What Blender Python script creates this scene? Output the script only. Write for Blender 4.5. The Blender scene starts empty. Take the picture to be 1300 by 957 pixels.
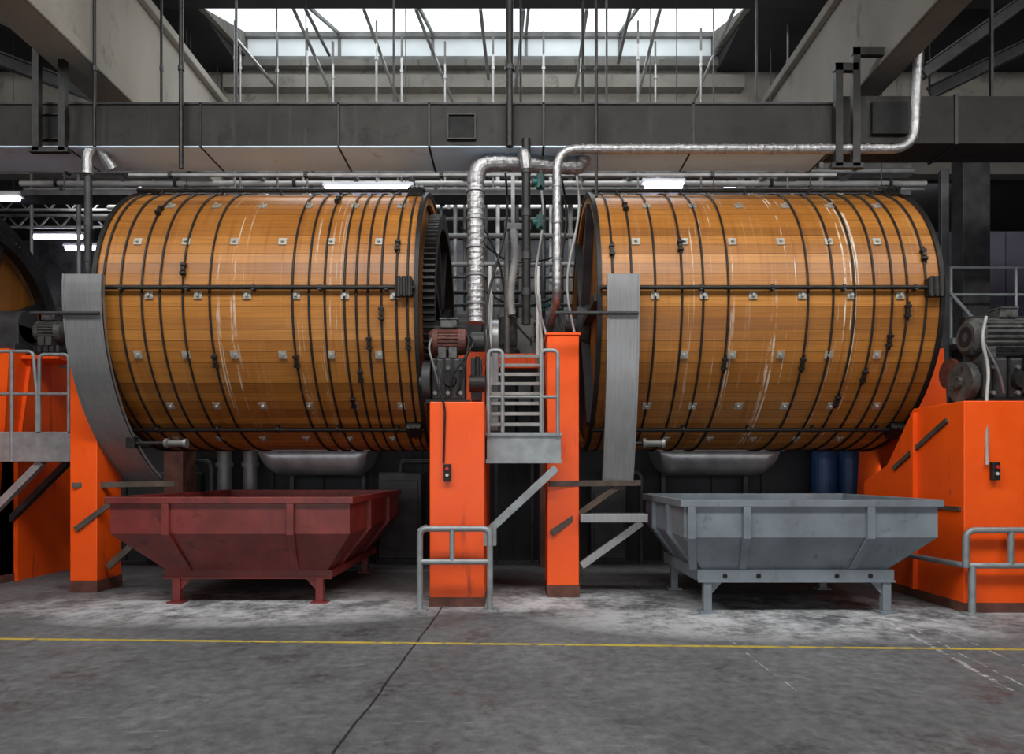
import bpy, bmesh, math, random
from mathutils import Vector
random.seed(7)
sc = bpy.context.scene
COL = sc.collection
F = 867.0; HOR = 600.0; CZ = 1.69
PI = math.pi
def P(px, py, Y): return Vector(((px-650)*Y/F, Y, CZ-(py-HOR)*Y/F))
def PX(px, Y): return (px-650)*Y/F
def PZ(py, Y): return CZ-(py-HOR)*Y/F
W = {}

# ---------------------------------------------------------------- materials
def nodes(name):
    m = bpy.data.materials.new(name); m.use_nodes = True
    nt = m.node_tree; nt.nodes.clear()
    out = nt.nodes.new('ShaderNodeOutputMaterial'); b = nt.nodes.new('ShaderNodeBsdfPrincipled')
    nt.links.new(b.outputs[0], out.inputs[0])
    return m, nt, b
def noise(nt, scale, detail=4, vec=None, rough=.55):
    n = nt.nodes.new('ShaderNodeTexNoise'); n.inputs['Scale'].default_value = scale
    n.inputs['Detail'].default_value = detail; n.inputs['Roughness'].default_value = rough
    if vec is not None: nt.links.new(vec, n.inputs['Vector'])
    return n.outputs['Fac']
def ramp(nt, fac, stops):
    r = nt.nodes.new('ShaderNodeValToRGB'); e = r.color_ramp.elements
    while len(e) < len(stops): e.new(.5)
    for el, (p, c) in zip(e, stops):
        el.position = p; el.color = (*c, 1) if len(c) == 3 else c
    nt.links.new(fac, r.inputs[0]); return r.outputs[0]
def mixc(nt, fac, a, b, mode='MIX'):
    n = nt.nodes.new('ShaderNodeMix'); n.data_type = 'RGBA'; n.blend_type = mode
    for sock, v in ((n.inputs[0], fac), (n.inputs[6], a), (n.inputs[7], b)):
        if isinstance(v, (int, float)): sock.default_value = v
        elif isinstance(v, tuple): sock.default_value = (*v, 1)
        else: nt.links.new(v, sock)
    return n.outputs[2]
def math_(nt, op, a, b=None, c=None, clamp=False):
    n = nt.nodes.new('ShaderNodeMath'); n.operation = op; n.use_clamp = clamp
    for i, v in enumerate((a, b, c)):
        if v is None: continue
        if isinstance(v, (int, float)): n.inputs[i].default_value = v
        else: nt.links.new(v, n.inputs[i])
    return n.outputs[0]
def coord(nt, scale=(1, 1, 1), kind='Object'):
    tc = nt.nodes.new('ShaderNodeTexCoord'); mp = nt.nodes.new('ShaderNodeMapping')
    mp.inputs['Scale'].default_value = scale; nt.links.new(tc.outputs[kind], mp.inputs[0])
    return mp.outputs[0]
def bump(nt, b, h, strength=.3, dist=.02):
    n = nt.nodes.new('ShaderNodeBump'); n.inputs['Strength'].default_value = strength; n.inputs['Distance'].default_value = dist
    nt.links.new(h, n.inputs['Height']); nt.links.new(n.outputs[0], b.inputs['Normal'])
def M(name, col, rough=.5, metal=0., var=.3, scale=3., bmp=.1, dirt=None, dirt_amt=.55, vstretch=1., drips=None, drip_at=.56):
    m, nt, b = nodes(name)
    v = coord(nt, (1, 1, vstretch))
    n1 = noise(nt, scale, 5, v)
    lo = tuple(c*(1-var) for c in col); hi = tuple(min(1, c*(1+var)) for c in col)
    c = ramp(nt, n1, [(.3, lo), (.7, hi)])
    if dirt:
        n2 = noise(nt, scale*2.3, 8, v, .65)
        f = ramp(nt, n2, [(dirt_amt, (0, 0, 0)), (dirt_amt+.12, (1, 1, 1))])
        c = mixc(nt, f, c, dirt)
    if drips:
        n4 = noise(nt, 7, 4, coord(nt, (1, 1, .12)), .6)
        f = ramp(nt, n4, [(drip_at, (0, 0, 0)), (drip_at+.1, (.8, .8, .8))])
        c = mixc(nt, f, c, drips)
        n5 = noise(nt, 9, 8, coord(nt), .75)
        c = mixc(nt, ramp(nt, n5, [(drip_at+.07, (0, 0, 0)), (drip_at+.11, (1, 1, 1))]), c, tuple(x*.35 for x in drips))
    nt.links.new(c, b.inputs['Base Color'])
    n3 = noise(nt, scale*4, 4, v)
    r = nt.nodes.new('ShaderNodeMapRange'); r.inputs[3].default_value = max(.05, rough-.15); r.inputs[4].default_value = min(1, rough+.15)
    nt.links.new(n3, r.inputs[0]); nt.links.new(r.outputs[0], b.inputs['Roughness'])
    b.inputs['Metallic'].default_value = metal
    if bmp: bump(nt, b, n3, bmp)
    return m
def emis(name, col, s):
    m, nt, b = nodes(name)
    n1 = noise(nt, 1.0, 2, coord(nt)); c = ramp(nt, n1, [(.3, tuple(x*.8 for x in col)), (.7, col)])
    nt.links.new(c, b.inputs['Emission Color']); b.inputs['Emission Strength'].default_value = s
    nt.links.new(c, b.inputs['Base Color']); return m
def brushed(name, col, rough):
    m, nt, b = nodes(name)
    n1 = noise(nt, 5, 6, coord(nt, (14, .6, .6)), .6); n2 = noise(nt, 1.1, 3, coord(nt))
    c = ramp(nt, n1, [(.3, tuple(x*.84 for x in col)), (.7, tuple(x*1.12 for x in col))])
    c = mixc(nt, 1., c, ramp(nt, n2, [(.35, (.8, .8, .8)), (.65, (1.1, 1.1, 1.1))]), 'MULTIPLY')
    nt.links.new(c, b.inputs['Base Color']); b.inputs['Metallic'].default_value = .6
    nt.links.new(math_(nt, 'MULTIPLY_ADD', n1, .2, rough-.1), b.inputs['Roughness'])
    bump(nt, b, n1, .05); return m

def wood_mat(name, drip, dripx):
    m, nt, b = nodes(name)
    at = nt.nodes.new('ShaderNodeAttribute'); at.attribute_name = 'tint'
    t = at.outputs['Fac']
    base = ramp(nt, t, [(0, (.075, .028, .007)), (.1, (.28, .11, .021)), (.5, (.44, .182, .034)), (1, (.58, .265, .06))])
    g = noise(nt, 3.2, 9, coord(nt, (.35, 17, 17)), .68)
    gm = ramp(nt, g, [(.3, (.72, .66, .58)), (.62, (1.08, 1.07, 1.03))])
    c = mixc(nt, 1., base, gm, 'MULTIPLY')
    st = noise(nt, .8, 6, coord(nt, (.6, 1, 1)), .6)
    c = mixc(nt, 1., c, ramp(nt, st, [(.32, (.74, .66, .56)), (.6, (1, 1, 1))]), 'MULTIPLY')
    d0 = noise(nt, 10, 4, coord(nt, (1, .05, .05)))
    c = mixc(nt, 1., c, ramp(nt, d0, [(.34, (.84, .79, .72)), (.43, (1, 1, 1))]), 'MULTIPLY')
    v = coord(nt); sx = nt.nodes.new('ShaderNodeSeparateXYZ'); nt.links.new(v, sx.inputs[0])
    d1 = noise(nt, 36, 1, coord(nt, (1, .008, .008)))
    d2 = noise(nt, 2.0, 8, coord(nt, (3, 1, .8)), .75)
    msk = None
    for x, w in dripx:
        a = math_(nt, 'ABSOLUTE', math_(nt, 'SUBTRACT', sx.outputs[0], x))
        a = math_(nt, 'SUBTRACT', 1., math_(nt, 'DIVIDE', a, w), clamp=True)
        msk = a if msk is None else math_(nt, 'MAXIMUM', msk, a)
    f = math_(nt, 'MULTIPLY', ramp(nt, d1, [(.6, (0, 0, 0)), (.66, (1, 1, 1))]), ramp(nt, d2, [(.46, (0, 0, 0)), (.56, (1, 1, 1))]))
    f = math_(nt, 'MULTIPLY', math_(nt, 'MULTIPLY', f, math_(nt, 'ADD', .08, msk)), drip, clamp=True)
    c = mixc(nt, f, c, (.74, .67, .56))
    nt.links.new(c, b.inputs['Base Color'])
    nt.links.new(math_(nt, 'MULTIPLY_ADD', g, .25, .27), b.inputs['Roughness'])
    b.inputs['Specular IOR Level'].default_value = .45
    bump(nt, b, g, .1, .01)
    return m

FLOOR_CY = 8.1
def floor_mat():
    m, nt, b = nodes('concrete_floor')
    v = coord(nt); sx = nt.nodes.new('ShaderNodeSeparateXYZ'); nt.links.new(v, sx.inputs[0])
    X = sx.outputs[0]; Y = math_(nt, 'ADD', sx.outputs[1], FLOOR_CY)
    n1 = noise(nt, .5, 10, v, .68); n2 = noise(nt, 9, 12, v, .75); n3 = noise(nt, 34, 4, v)
    c = ramp(nt, n1, [(.3, (.08, .084, .088)), (.5, (.115, .12, .125)), (.7, (.158, .164, .17))])
    c = mixc(nt, .8, c, ramp(nt, n2, [(.34, (.55, .55, .55)), (.52, (1, 1, 1)), (.68, (1.45, 1.45, 1.45))]), 'MULTIPLY')
    n6 = noise(nt, 1.8, 12, v, .76)
    c = mixc(nt, .75, c, ramp(nt, n6, [(.37, (.5, .5, .5)), (.44, (1, 1, 1))]), 'MULTIPLY')
    n7 = noise(nt, 6, 8, coord(nt, (.3, 2.0, 1)), .75)
    c = mixc(nt, ramp(nt, n7, [(.61, (0, 0, 0)), (.68, (.35, .35, .35))]), c, (.36, .37, .38))
    def blob(cx, cy, rx, ry):
        dx = math_(nt, 'DIVIDE', math_(nt, 'SUBTRACT', X, cx), rx); dy = math_(nt, 'DIVIDE', math_(nt, 'SUBTRACT', Y, cy), ry)
        d = math_(nt, 'ADD', math_(nt, 'MULTIPLY', dx, dx), math_(nt, 'MULTIPLY', dy, dy))
        return math_(nt, 'SUBTRACT', 1., d, None, True)
    band = math_(nt, 'MAXIMUM', blob(-3.6, 8.75, 3.2, 1.35), math_(nt, 'MAXIMUM', blob(3.4, 8.15, 3.3, 1.45), blob(.5, 9.1, 2.2, 1.1)))
    n4 = noise(nt, 1.4, 12, v, .82)
    f = math_(nt, 'MULTIPLY', math_(nt, 'POWER', band, .7), ramp(nt, n4, [(.42, (0, 0, 0)), (.57, (1, 1, 1))]))
    c = mixc(nt, math_(nt, 'MULTIPLY', f, .95, None, True), c, (.6, .62, .64))
    def line(a0, a1, w, wob):
        d = math_(nt, 'ADD', X, math_(nt, 'MULTIPLY_ADD', Y, a1, a0))
        d = math_(nt, 'ADD', d, math_(nt, 'MULTIPLY', math_(nt, 'SUBTRACT', noise(nt, 1.7, 3, v), .5), wob))
        return math_(nt, 'LESS_THAN', math_(nt, 'ABSOLUTE', d), w)
    c = mixc(nt, math_(nt, 'MULTIPLY', line(1.26, -.045, .011, .06), .9), c, (.012, .012, .012))
    for a0, a1, w in ((-3.07, -.153, .022), (-3.3, -.14, .008), (-2.2, 0., .006), (-3.9, -.1, .008)):
        k = math_(nt, 'MULTIPLY', line(a0, a1, w, .1), ramp(nt, n2, [(.46, (0, 0, 0)), (.54, (1, 1, 1))]))
        k = math_(nt, 'MULTIPLY', k, math_(nt, 'LESS_THAN', math_(nt, 'ABSOLUTE', math_(nt, 'SUBTRACT', Y, 6.7)), 1.4))
        c = mixc(nt, math_(nt, 'MULTIPLY', k, .6), c, (.6, .6, .6))
    nt.links.new(c, b.inputs['Base Color'])
    r = nt.nodes.new('ShaderNodeMapRange'); r.inputs[1].default_value = .35; r.inputs[2].default_value = .55
    r.inputs[3].default_value = .42; r.inputs[4].default_value = .8
    nt.links.new(n6, r.inputs[0]); nt.links.new(r.outputs[0], b.inputs['Roughness'])
    b.inputs['Specular IOR Level'].default_value = .3
    h = math_(nt, 'MULTIPLY_ADD', n3, .3, n2); bump(nt, b, h, .2, .012)
    return m

MAT = dict(
    floor=floor_mat(),
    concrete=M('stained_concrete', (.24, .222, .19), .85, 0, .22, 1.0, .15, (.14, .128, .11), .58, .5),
    concrete_dark=M('shadowed_concrete', (.135, .126, .11), .9, 0, .24, 1.0, .15, (.08, .074, .066), .58, .5),  # darker copy of the stained concrete, with shade put into its colour
    header=M('weathered_concrete', (.17, .16, .14), .85, 0, .28, 1.0, .15, (.1, .092, .078), .57, 1., (.08, .072, .06), .6),
    dark_wall=M('dark_wall', (.035, .037, .041), .85, 0, .45, .9, .2),
    back_wall=M('back_hall_wall', (.1, .104, .112), .85, 0, .5, .8, .2, (.035, .035, .04), .5),
    grey_wall=M('grey_violet_panel', (.1, .092, .125), .7, 0, .3, .9, .1),
    dark_ceiling=M('dark_ceiling', (.022, .022, .023), .9, 0, .3, 1, .1),
    orange=M('orange_paint', (1.0, .1, .005), .4, 0, .14, 1.3, .06, (.55, .05, .007), .65, 1., (.42, .045, .012), .62),
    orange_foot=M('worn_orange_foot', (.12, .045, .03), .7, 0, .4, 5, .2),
    red=M('brick_red_paint', (.18, .027, .023), .4, 0, .3, 2.5, .1, (.09, .016, .013), .57, 1., (.1, .024, .02), .6),
    greyp=M('grey_paint', (.175, .205, .23), .45, 0, .22, 2.5, .08, (.11, .125, .138), .6, 1., (.12, .13, .14), .62),
    galv=M('galvanised_steel', (.28, .305, .315), .45, .3, .22, 6, .08),
    steel=brushed('brushed_stainless', (.33, .335, .34), .42),
    chute=M('shadowed_curved_stainless', (.28, .285, .29), .35, .6, .3, 2.4, .12),
    iron=M('black_iron', (.02, .019, .018), .5, .4, .4, 8, .2),
    iron2=M('dark_steel', (.045, .045, .047), .55, .4, .4, 4, .15),
    rust=M('rusty_steel', (.09, .065, .05), .7, .2, .4, 5, .2),
    plate=M('zinc_plate', (.52, .5, .44), .4, .6, .25, 8, .05),
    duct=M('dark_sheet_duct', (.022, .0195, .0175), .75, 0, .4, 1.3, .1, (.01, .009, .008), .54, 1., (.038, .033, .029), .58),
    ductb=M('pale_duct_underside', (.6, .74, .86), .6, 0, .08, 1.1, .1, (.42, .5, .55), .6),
    foil=M('dull_crinkled_foil', (.45, .45, .455), .38, .85, .25, 14, .5),
    motor=M('motor_grey', (.08, .083, .08), .5, .2, .45, 5, .1, (.03, .03, .03), .52),
    motor_red=M('dusty_motor_red', (.11, .03, .021), .6, .1, .5, 6, .1, (.035, .026, .022), .5),
    black=M('black_void', (.006, .006, .006), .8, 0, .3, 3, .05),
    pipe=M('grey_pipe', (.17, .167, .16), .5, .3, .35, 3, .1),
    palepipe=M('pale_grey_pipe', (.38, .37, .355), .55, .1, .25, 3, .08),
    white=M('white_paint', (.75, .74, .72), .5, 0, .15, 3, .05),
    yellow=M('worn_yellow_paint', (.45, .34, .05), .7, 0, .25, 3, .05, (.13, .125, .1), .52),
    blue=M('blue_plastic', (.014, .05, .14), .5, 0, .3, 3, .05),
    teal=M('teal_valve', (.02, .13, .12), .4, .1, .3, 5, .05),
    skylight=emis('bright_skylight', (.88, .95, 1.0), 1.35),
    header_glow=emis('header_painted_glow', (.78, .83, .83), .15),  # weak glow put into the colour to imitate a softly lit band
    tube=emis('fluorescent_tube', (.84, .8, 1.0), 14.0),
    lamp_body=M('lamp_housing', (.5, .5, .52), .5, 0, .1, 4, .05),
    button=M('red_button', (.5, .02, .02), .4, 0, .1, 4, 0),
)

# ---------------------------------------------------------------- geometry helpers
class MB:
    def __init__(s): s.v = []; s.f = []; s.sm = []; s.a = []
    def add(s, vs, fs, smooth=False, a=.5):
        b = len(s.v); s.v += [tuple(v) for v in vs]; s.f += [[i+b for i in f] for f in fs]
        s.sm += [smooth]*len(fs); s.a += [a]*len(fs); return s
    def obox(s, c, ex, ey, ez, a=.5):
        c, ex, ey, ez = map(Vector, (c, ex, ey, ez))
        vs = [c+i*ex+j*ey+k*ez for i in (-1, 1) for j in (-1, 1) for k in (-1, 1)]
        return s.add(vs, [(0, 1, 3, 2), (4, 6, 7, 5), (0, 4, 5, 1), (2, 3, 7, 6), (0, 2, 6, 4), (1, 5, 7, 3)], False, a)
    def box(s, x0, x1, y0, y1, z0, z1, a=.5):
        return s.obox(((x0+x1)/2, (y0+y1)/2, (z0+z1)/2), ((x1-x0)/2, 0, 0), (0, (y1-y0)/2, 0), (0, 0, (z1-z0)/2), a)
    def bar(s, p0, p1, w, h, up=(0, 0, 1)):
        p0, p1 = Vector(p0), Vector(p1); d = p1-p0; t = d.normalized(); up = Vector(up)
        if abs(t.dot(up)) > .98: up = Vector((0, 1, 0))
        sd = t.cross(up).normalized(); u = sd.cross(t)
        return s.obox((p0+p1)/2, d/2, sd*w/2, u*h/2)
    def tube(s, pts, r, n=10, closed=False, cap=True, jit=0.):
        pts = [Vector(p) for p in pts]; m = len(pts); rings = []
        rs = r if isinstance(r, (list, tuple)) else [r]*m
        for i in range(m):
            if closed: t = pts[(i+1) % m]-pts[i-1]
            else: t = pts[min(i+1, m-1)]-pts[max(i-1, 0)]
            t.normalize()
            if i == 0:
                u = Vector((0, 0, 1)) if abs(t.z) < .9 else Vector((1, 0, 0))
                u = (u-t*u.dot(t)).normalized()
            else: u = (u-t*u.dot(t)).normalized()
            w = t.cross(u)
            rings.append([pts[i]+rs[i]*(1+random.uniform(-jit, jit))*(math.cos(2*PI*k/n)*u+math.sin(2*PI*k/n)*w) for k in range(n)])
        vs = [v for rg in rings for v in rg]; fs = []
        for i in range(m if closed else m-1):
            j = (i+1) % m
            for k in range(n): fs.append((i*n+k, i*n+(k+1) % n, j*n+(k+1) % n, j*n+k))
        s.add(vs, fs, not jit)
        if cap and not closed:
            s.add(rings[0], [tuple(range(n))]); s.add(rings[-1], [tuple(range(n))])
        return s
    def cyl(s, p0, p1, r, r2=None, n=16):
        p0, p1 = Vector(p0), Vector(p1); r2 = r if r2 is None else r2
        t = (p1-p0).normalized(); u = Vector((0, 0, 1)) if abs(t.z) < .9 else Vector((1, 0, 0))
        u = (u-t*u.dot(t)).normalized(); w = t.cross(u)
        A = [p0+r*(math.cos(2*PI*k/n)*u+math.sin(2*PI*k/n)*w) for k in range(n)]
        B = [p1+r2*(math.cos(2*PI*k/n)*u+math.sin(2*PI*k/n)*w) for k in range(n)]
        s.add(A+B, [(k, (k+1) % n, n+(k+1) % n, n+k) for k in range(n)], True)
        s.add(A, [tuple(range(n))]); s.add(B, [tuple(range(n))]); return s
    def prism(s, poly, axis, a0, a1, a=.5):
        def pt(p, t): return (t, p[0], p[1]) if axis == 'x' else ((p[0], t, p[1]) if axis == 'y' else (p[0], p[1], t))
        n = len(poly); vs = [pt(p, a0) for p in poly]+[pt(p, a1) for p in poly]
        return s.add(vs, [tuple(range(n)), tuple(range(2*n-1, n-1, -1))]+[(i, (i+1) % n, n+(i+1) % n, n+i) for i in range(n)], False, a)
    def ringx(s, x0, x1, cy, cz, ri, ro, n=64, teeth=0, th=0., a=.5):
        prof = []
        N = teeth*4 if teeth else n
        for k in range(N):
            r = ro+(th if teeth and k % 4 in (1, 2) else 0); an = 2*PI*k/N
            prof.append((r, an))
        vs = []
        for x in (x0, x1):
            vs += [(x, cy-r*math.cos(an), cz+r*math.sin(an)) for r, an in prof]
            vs += [(x, cy-ri*math.cos(an), cz+ri*math.sin(an)) for r, an in prof]
        fs = []
        for k in range(N):
            j = (k+1) % N
            fs += [(k, j, N+j, N+k), (2*N+k, 3*N+k, 3*N+j, 2*N+j), (k, 2*N+k, 2*N+j, j), (N+k, N+j, 3*N+j, 3*N+k)]
        return s.add(vs, fs, False, a)
    def lathe(s, c, prof, axis='z', n=24, smooth=False):
        c = Vector(c); vs = []
        for r, h in prof:
            for k in range(n):
                ca, sa = r*math.cos(2*PI*k/n), r*math.sin(2*PI*k/n)
                vs.append(c+(Vector((ca, sa, h)) if axis == 'z' else (Vector((h, ca, sa)) if axis == 'x' else Vector((ca, h, sa)))))
        fs = [(i*n+k, i*n+(k+1) % n, (i+1)*n+(k+1) % n, (i+1)*n+k) for i in range(len(prof)-1) for k in range(n)]
        s.add(vs, fs, smooth); s.add(vs[:n], [tuple(range(n))]); s.add(vs[-n:], [tuple(range(n))]); return s

def fillet(pts, rad, n=5):
    pts = [Vector(p) for p in pts]; out = [pts[0]]
    for a, b, c in zip(pts, pts[1:], pts[2:]):
        d0, d1 = (a-b), (c-b); r = min(rad, d0.length*.49, d1.length*.49)
        q0, q1 = b+d0.normalized()*r, b+d1.normalized()*r
        for k in range(n+1):
            t = k/n; out.append((1-t)**2*q0+2*t*(1-t)*b+t*t*q1)
    out.append(pts[-1]); return out
def resample(pts, step):
    out = [Vector(pts[0])]
    for a, b in zip(pts, pts[1:]):
        a, b = Vector(a), Vector(b); n = max(1, int((b-a).length/step))
        for i in range(1, n+1): out.append(a.lerp(b, i/n))
    return out

def build(name, mb, mat, parent=None, bevel=0.):
    if isinstance(mat, str): mat = MAT[mat]
    if parent is not None: off = W[parent.name]
    else:
        xs, ys, zs = zip(*mb.v); off = Vector(((min(xs)+max(xs))/2, (min(ys)+max(ys))/2, min(zs)))
    me = bpy.data.meshes.new(name)
    me.from_pydata([(x-off.x, y-off.y, z-off.z) for x, y, z in mb.v], [], mb.f)
    me.polygons.foreach_set('use_smooth', mb.sm)
    at = me.attributes.new('tint', 'FLOAT', 'FACE'); at.data.foreach_set('value', mb.a)
    bm = bmesh.new(); bm.from_mesh(me); bmesh.ops.recalc_face_normals(bm, faces=bm.faces); bm.to_mesh(me); bm.free()
    me.materials.append(mat)
    o = bpy.data.objects.new(name, me); COL.objects.link(o)
    if parent is not None: o.parent = parent
    else: o.location = off
    W[o.name] = Vector(off)
    if bevel:
        md = o.modifiers.new('bevel', 'BEVEL'); md.width = bevel; md.segments = 2; md.limit_method = 'ANGLE'; md.angle_limit = .7
    return o
def tag(o, label, cat, group=None):
    o['label'] = label; o['category'] = cat
    if group: o['group'] = group
    return o
def thing(name, label, cat, loc, group=None):
    o = bpy.data.objects.new(name, None); COL.objects.link(o); o.location = loc; o.empty_display_size = .2
    W[o.name] = Vector(loc); return tag(o, label, cat, group)
def struct(name, mb, mat, parent=None):
    o = build(name, mb, mat, parent)
    if parent is None: o['kind'] = 'structure'
    return o

# ---------------------------------------------------------------- setting
RX = 14.0
struct('floor', MB().box(-RX, RX, -3, 19.2, -.2, 0), 'floor')
struct('wall_back', MB().box(-RX, RX, 19, 19.3, 0, 11), 'back_wall')
struct('wall_left', MB().box(-RX-.2, -RX, -3, 19.3, 0, 11), 'dark_wall')
struct('wall_right', MB().box(RX, RX+.2, -3, 19.3, 0, 11), 'dark_wall')
struct('wall_front', MB().box(-RX, RX, -3.2, -3, 0, 11), 'dark_wall')
SX0, SX1 = PX(283, 13), PX(927, 13)
cb = MB().box(-RX, RX, -3, 12.0, 10.02, 10.3).box(-RX, SX0-.1, 12, 14.2, 10.02, 10.3).box(SX1+.1, RX, 12, 14.2, 10.02, 10.3)
cb.box(-RX, RX, 14.5, 19, 8.15, 8.35)
struct('ceiling', cb, 'dark_ceiling')
struct('wall_header', MB().box(-RX, RX, 14.2, 14.5, 7.9, 10.9), 'header')
tb = MB().box(SX0-.4, SX1+.6, 13.95, 14.2, PZ(112, 14.0), PZ(96, 14.0)).box(SX0-.4, SX1+.6, 14.05, 14.2, PZ(85, 14.1), PZ(77, 14.1))
struct('trim_1', tb, 'header')
struct('trim_2', MB().box(-RX, RX, 11.7, 12.0, PZ(11, 12.0), 10.02), 'dark_ceiling')
for i, (xa, xb) in enumerate(((SX0-.12, SX0), (SX1, SX1+.12))):
    struct('trim_%d' % (3+i), MB().prism([(12, 9.95), (12, 10.3), (14.2, 10.9), (14.2, 10.35)], 'x', xa, xb), 'header')
sl = MB(); za, zb = PZ(9, 12.05), PZ(40, 14.15)
sl.prism([(12.0, za), (14.2, zb), (14.2, zb+.05), (12.0, za+.05)], 'x', SX0, SX1)
win = struct('window_1', sl, 'skylight')
for i in range(1, 5):
    x = SX0+(SX1-SX0)*i/5
    build('glazing_bar', MB().bar((x, 12.0, za-.03), (x, 14.2, zb-.03), .05, .06), 'pipe', win)
w2 = struct('header_glow_panel', MB().box(SX0, SX1, 14.15, 14.2, PZ(72, 14.15), PZ(47, 14.15)), 'header_glow')  # strip of the header given a glow below the real skylight
build('window_frame', MB().box(SX0-.1, SX1+.1, 14.05, 14.2, PZ(48, 14.1), PZ(40, 14.1)), 'pipe', w2)
build('window_frame', MB().box(SX0-.1, SX1+.1, 14.1, 14.2, PZ(77, 14.1), PZ(71, 14.1)), 'pipe', w2)
for i in range(0, 6):
    x = SX0+(SX1-SX0)*i/5
    build('glazing_bar', MB().box(x-.03, x+.03, 14.12, 14.16, PZ(72, 14.15), PZ(47, 14.15)), 'pipe', w2)
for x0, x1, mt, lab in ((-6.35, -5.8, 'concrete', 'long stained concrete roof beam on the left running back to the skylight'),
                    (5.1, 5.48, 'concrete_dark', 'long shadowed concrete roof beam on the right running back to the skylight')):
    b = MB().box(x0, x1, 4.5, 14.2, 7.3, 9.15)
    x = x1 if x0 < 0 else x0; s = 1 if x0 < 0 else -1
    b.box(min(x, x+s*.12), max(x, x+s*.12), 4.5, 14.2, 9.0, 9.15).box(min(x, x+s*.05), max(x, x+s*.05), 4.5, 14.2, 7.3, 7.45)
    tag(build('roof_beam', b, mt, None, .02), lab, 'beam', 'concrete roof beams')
lw = MB().box(-RX, RX, 13.2, 13.4, 0, 2.2).box(-RX, RX, 13.16, 13.44, 2.2, 2.28)
for i in range(18): lw.box(-8.5+i*.95, -8.38+i*.95, 13.14, 13.2, 0, 2.2)
struct('wall_low', lw, 'dark_wall')
pw = MB()
for i in range(6): pw.box(8.2+i*.62, 8.2+i*.62+.6, 13.9, 13.98, 0, 6.6)
pw.box(8.15, 12, 13.98, 14.04, 0, 6.6)
struct('wall_partition', pw, 'grey_wall')

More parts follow.
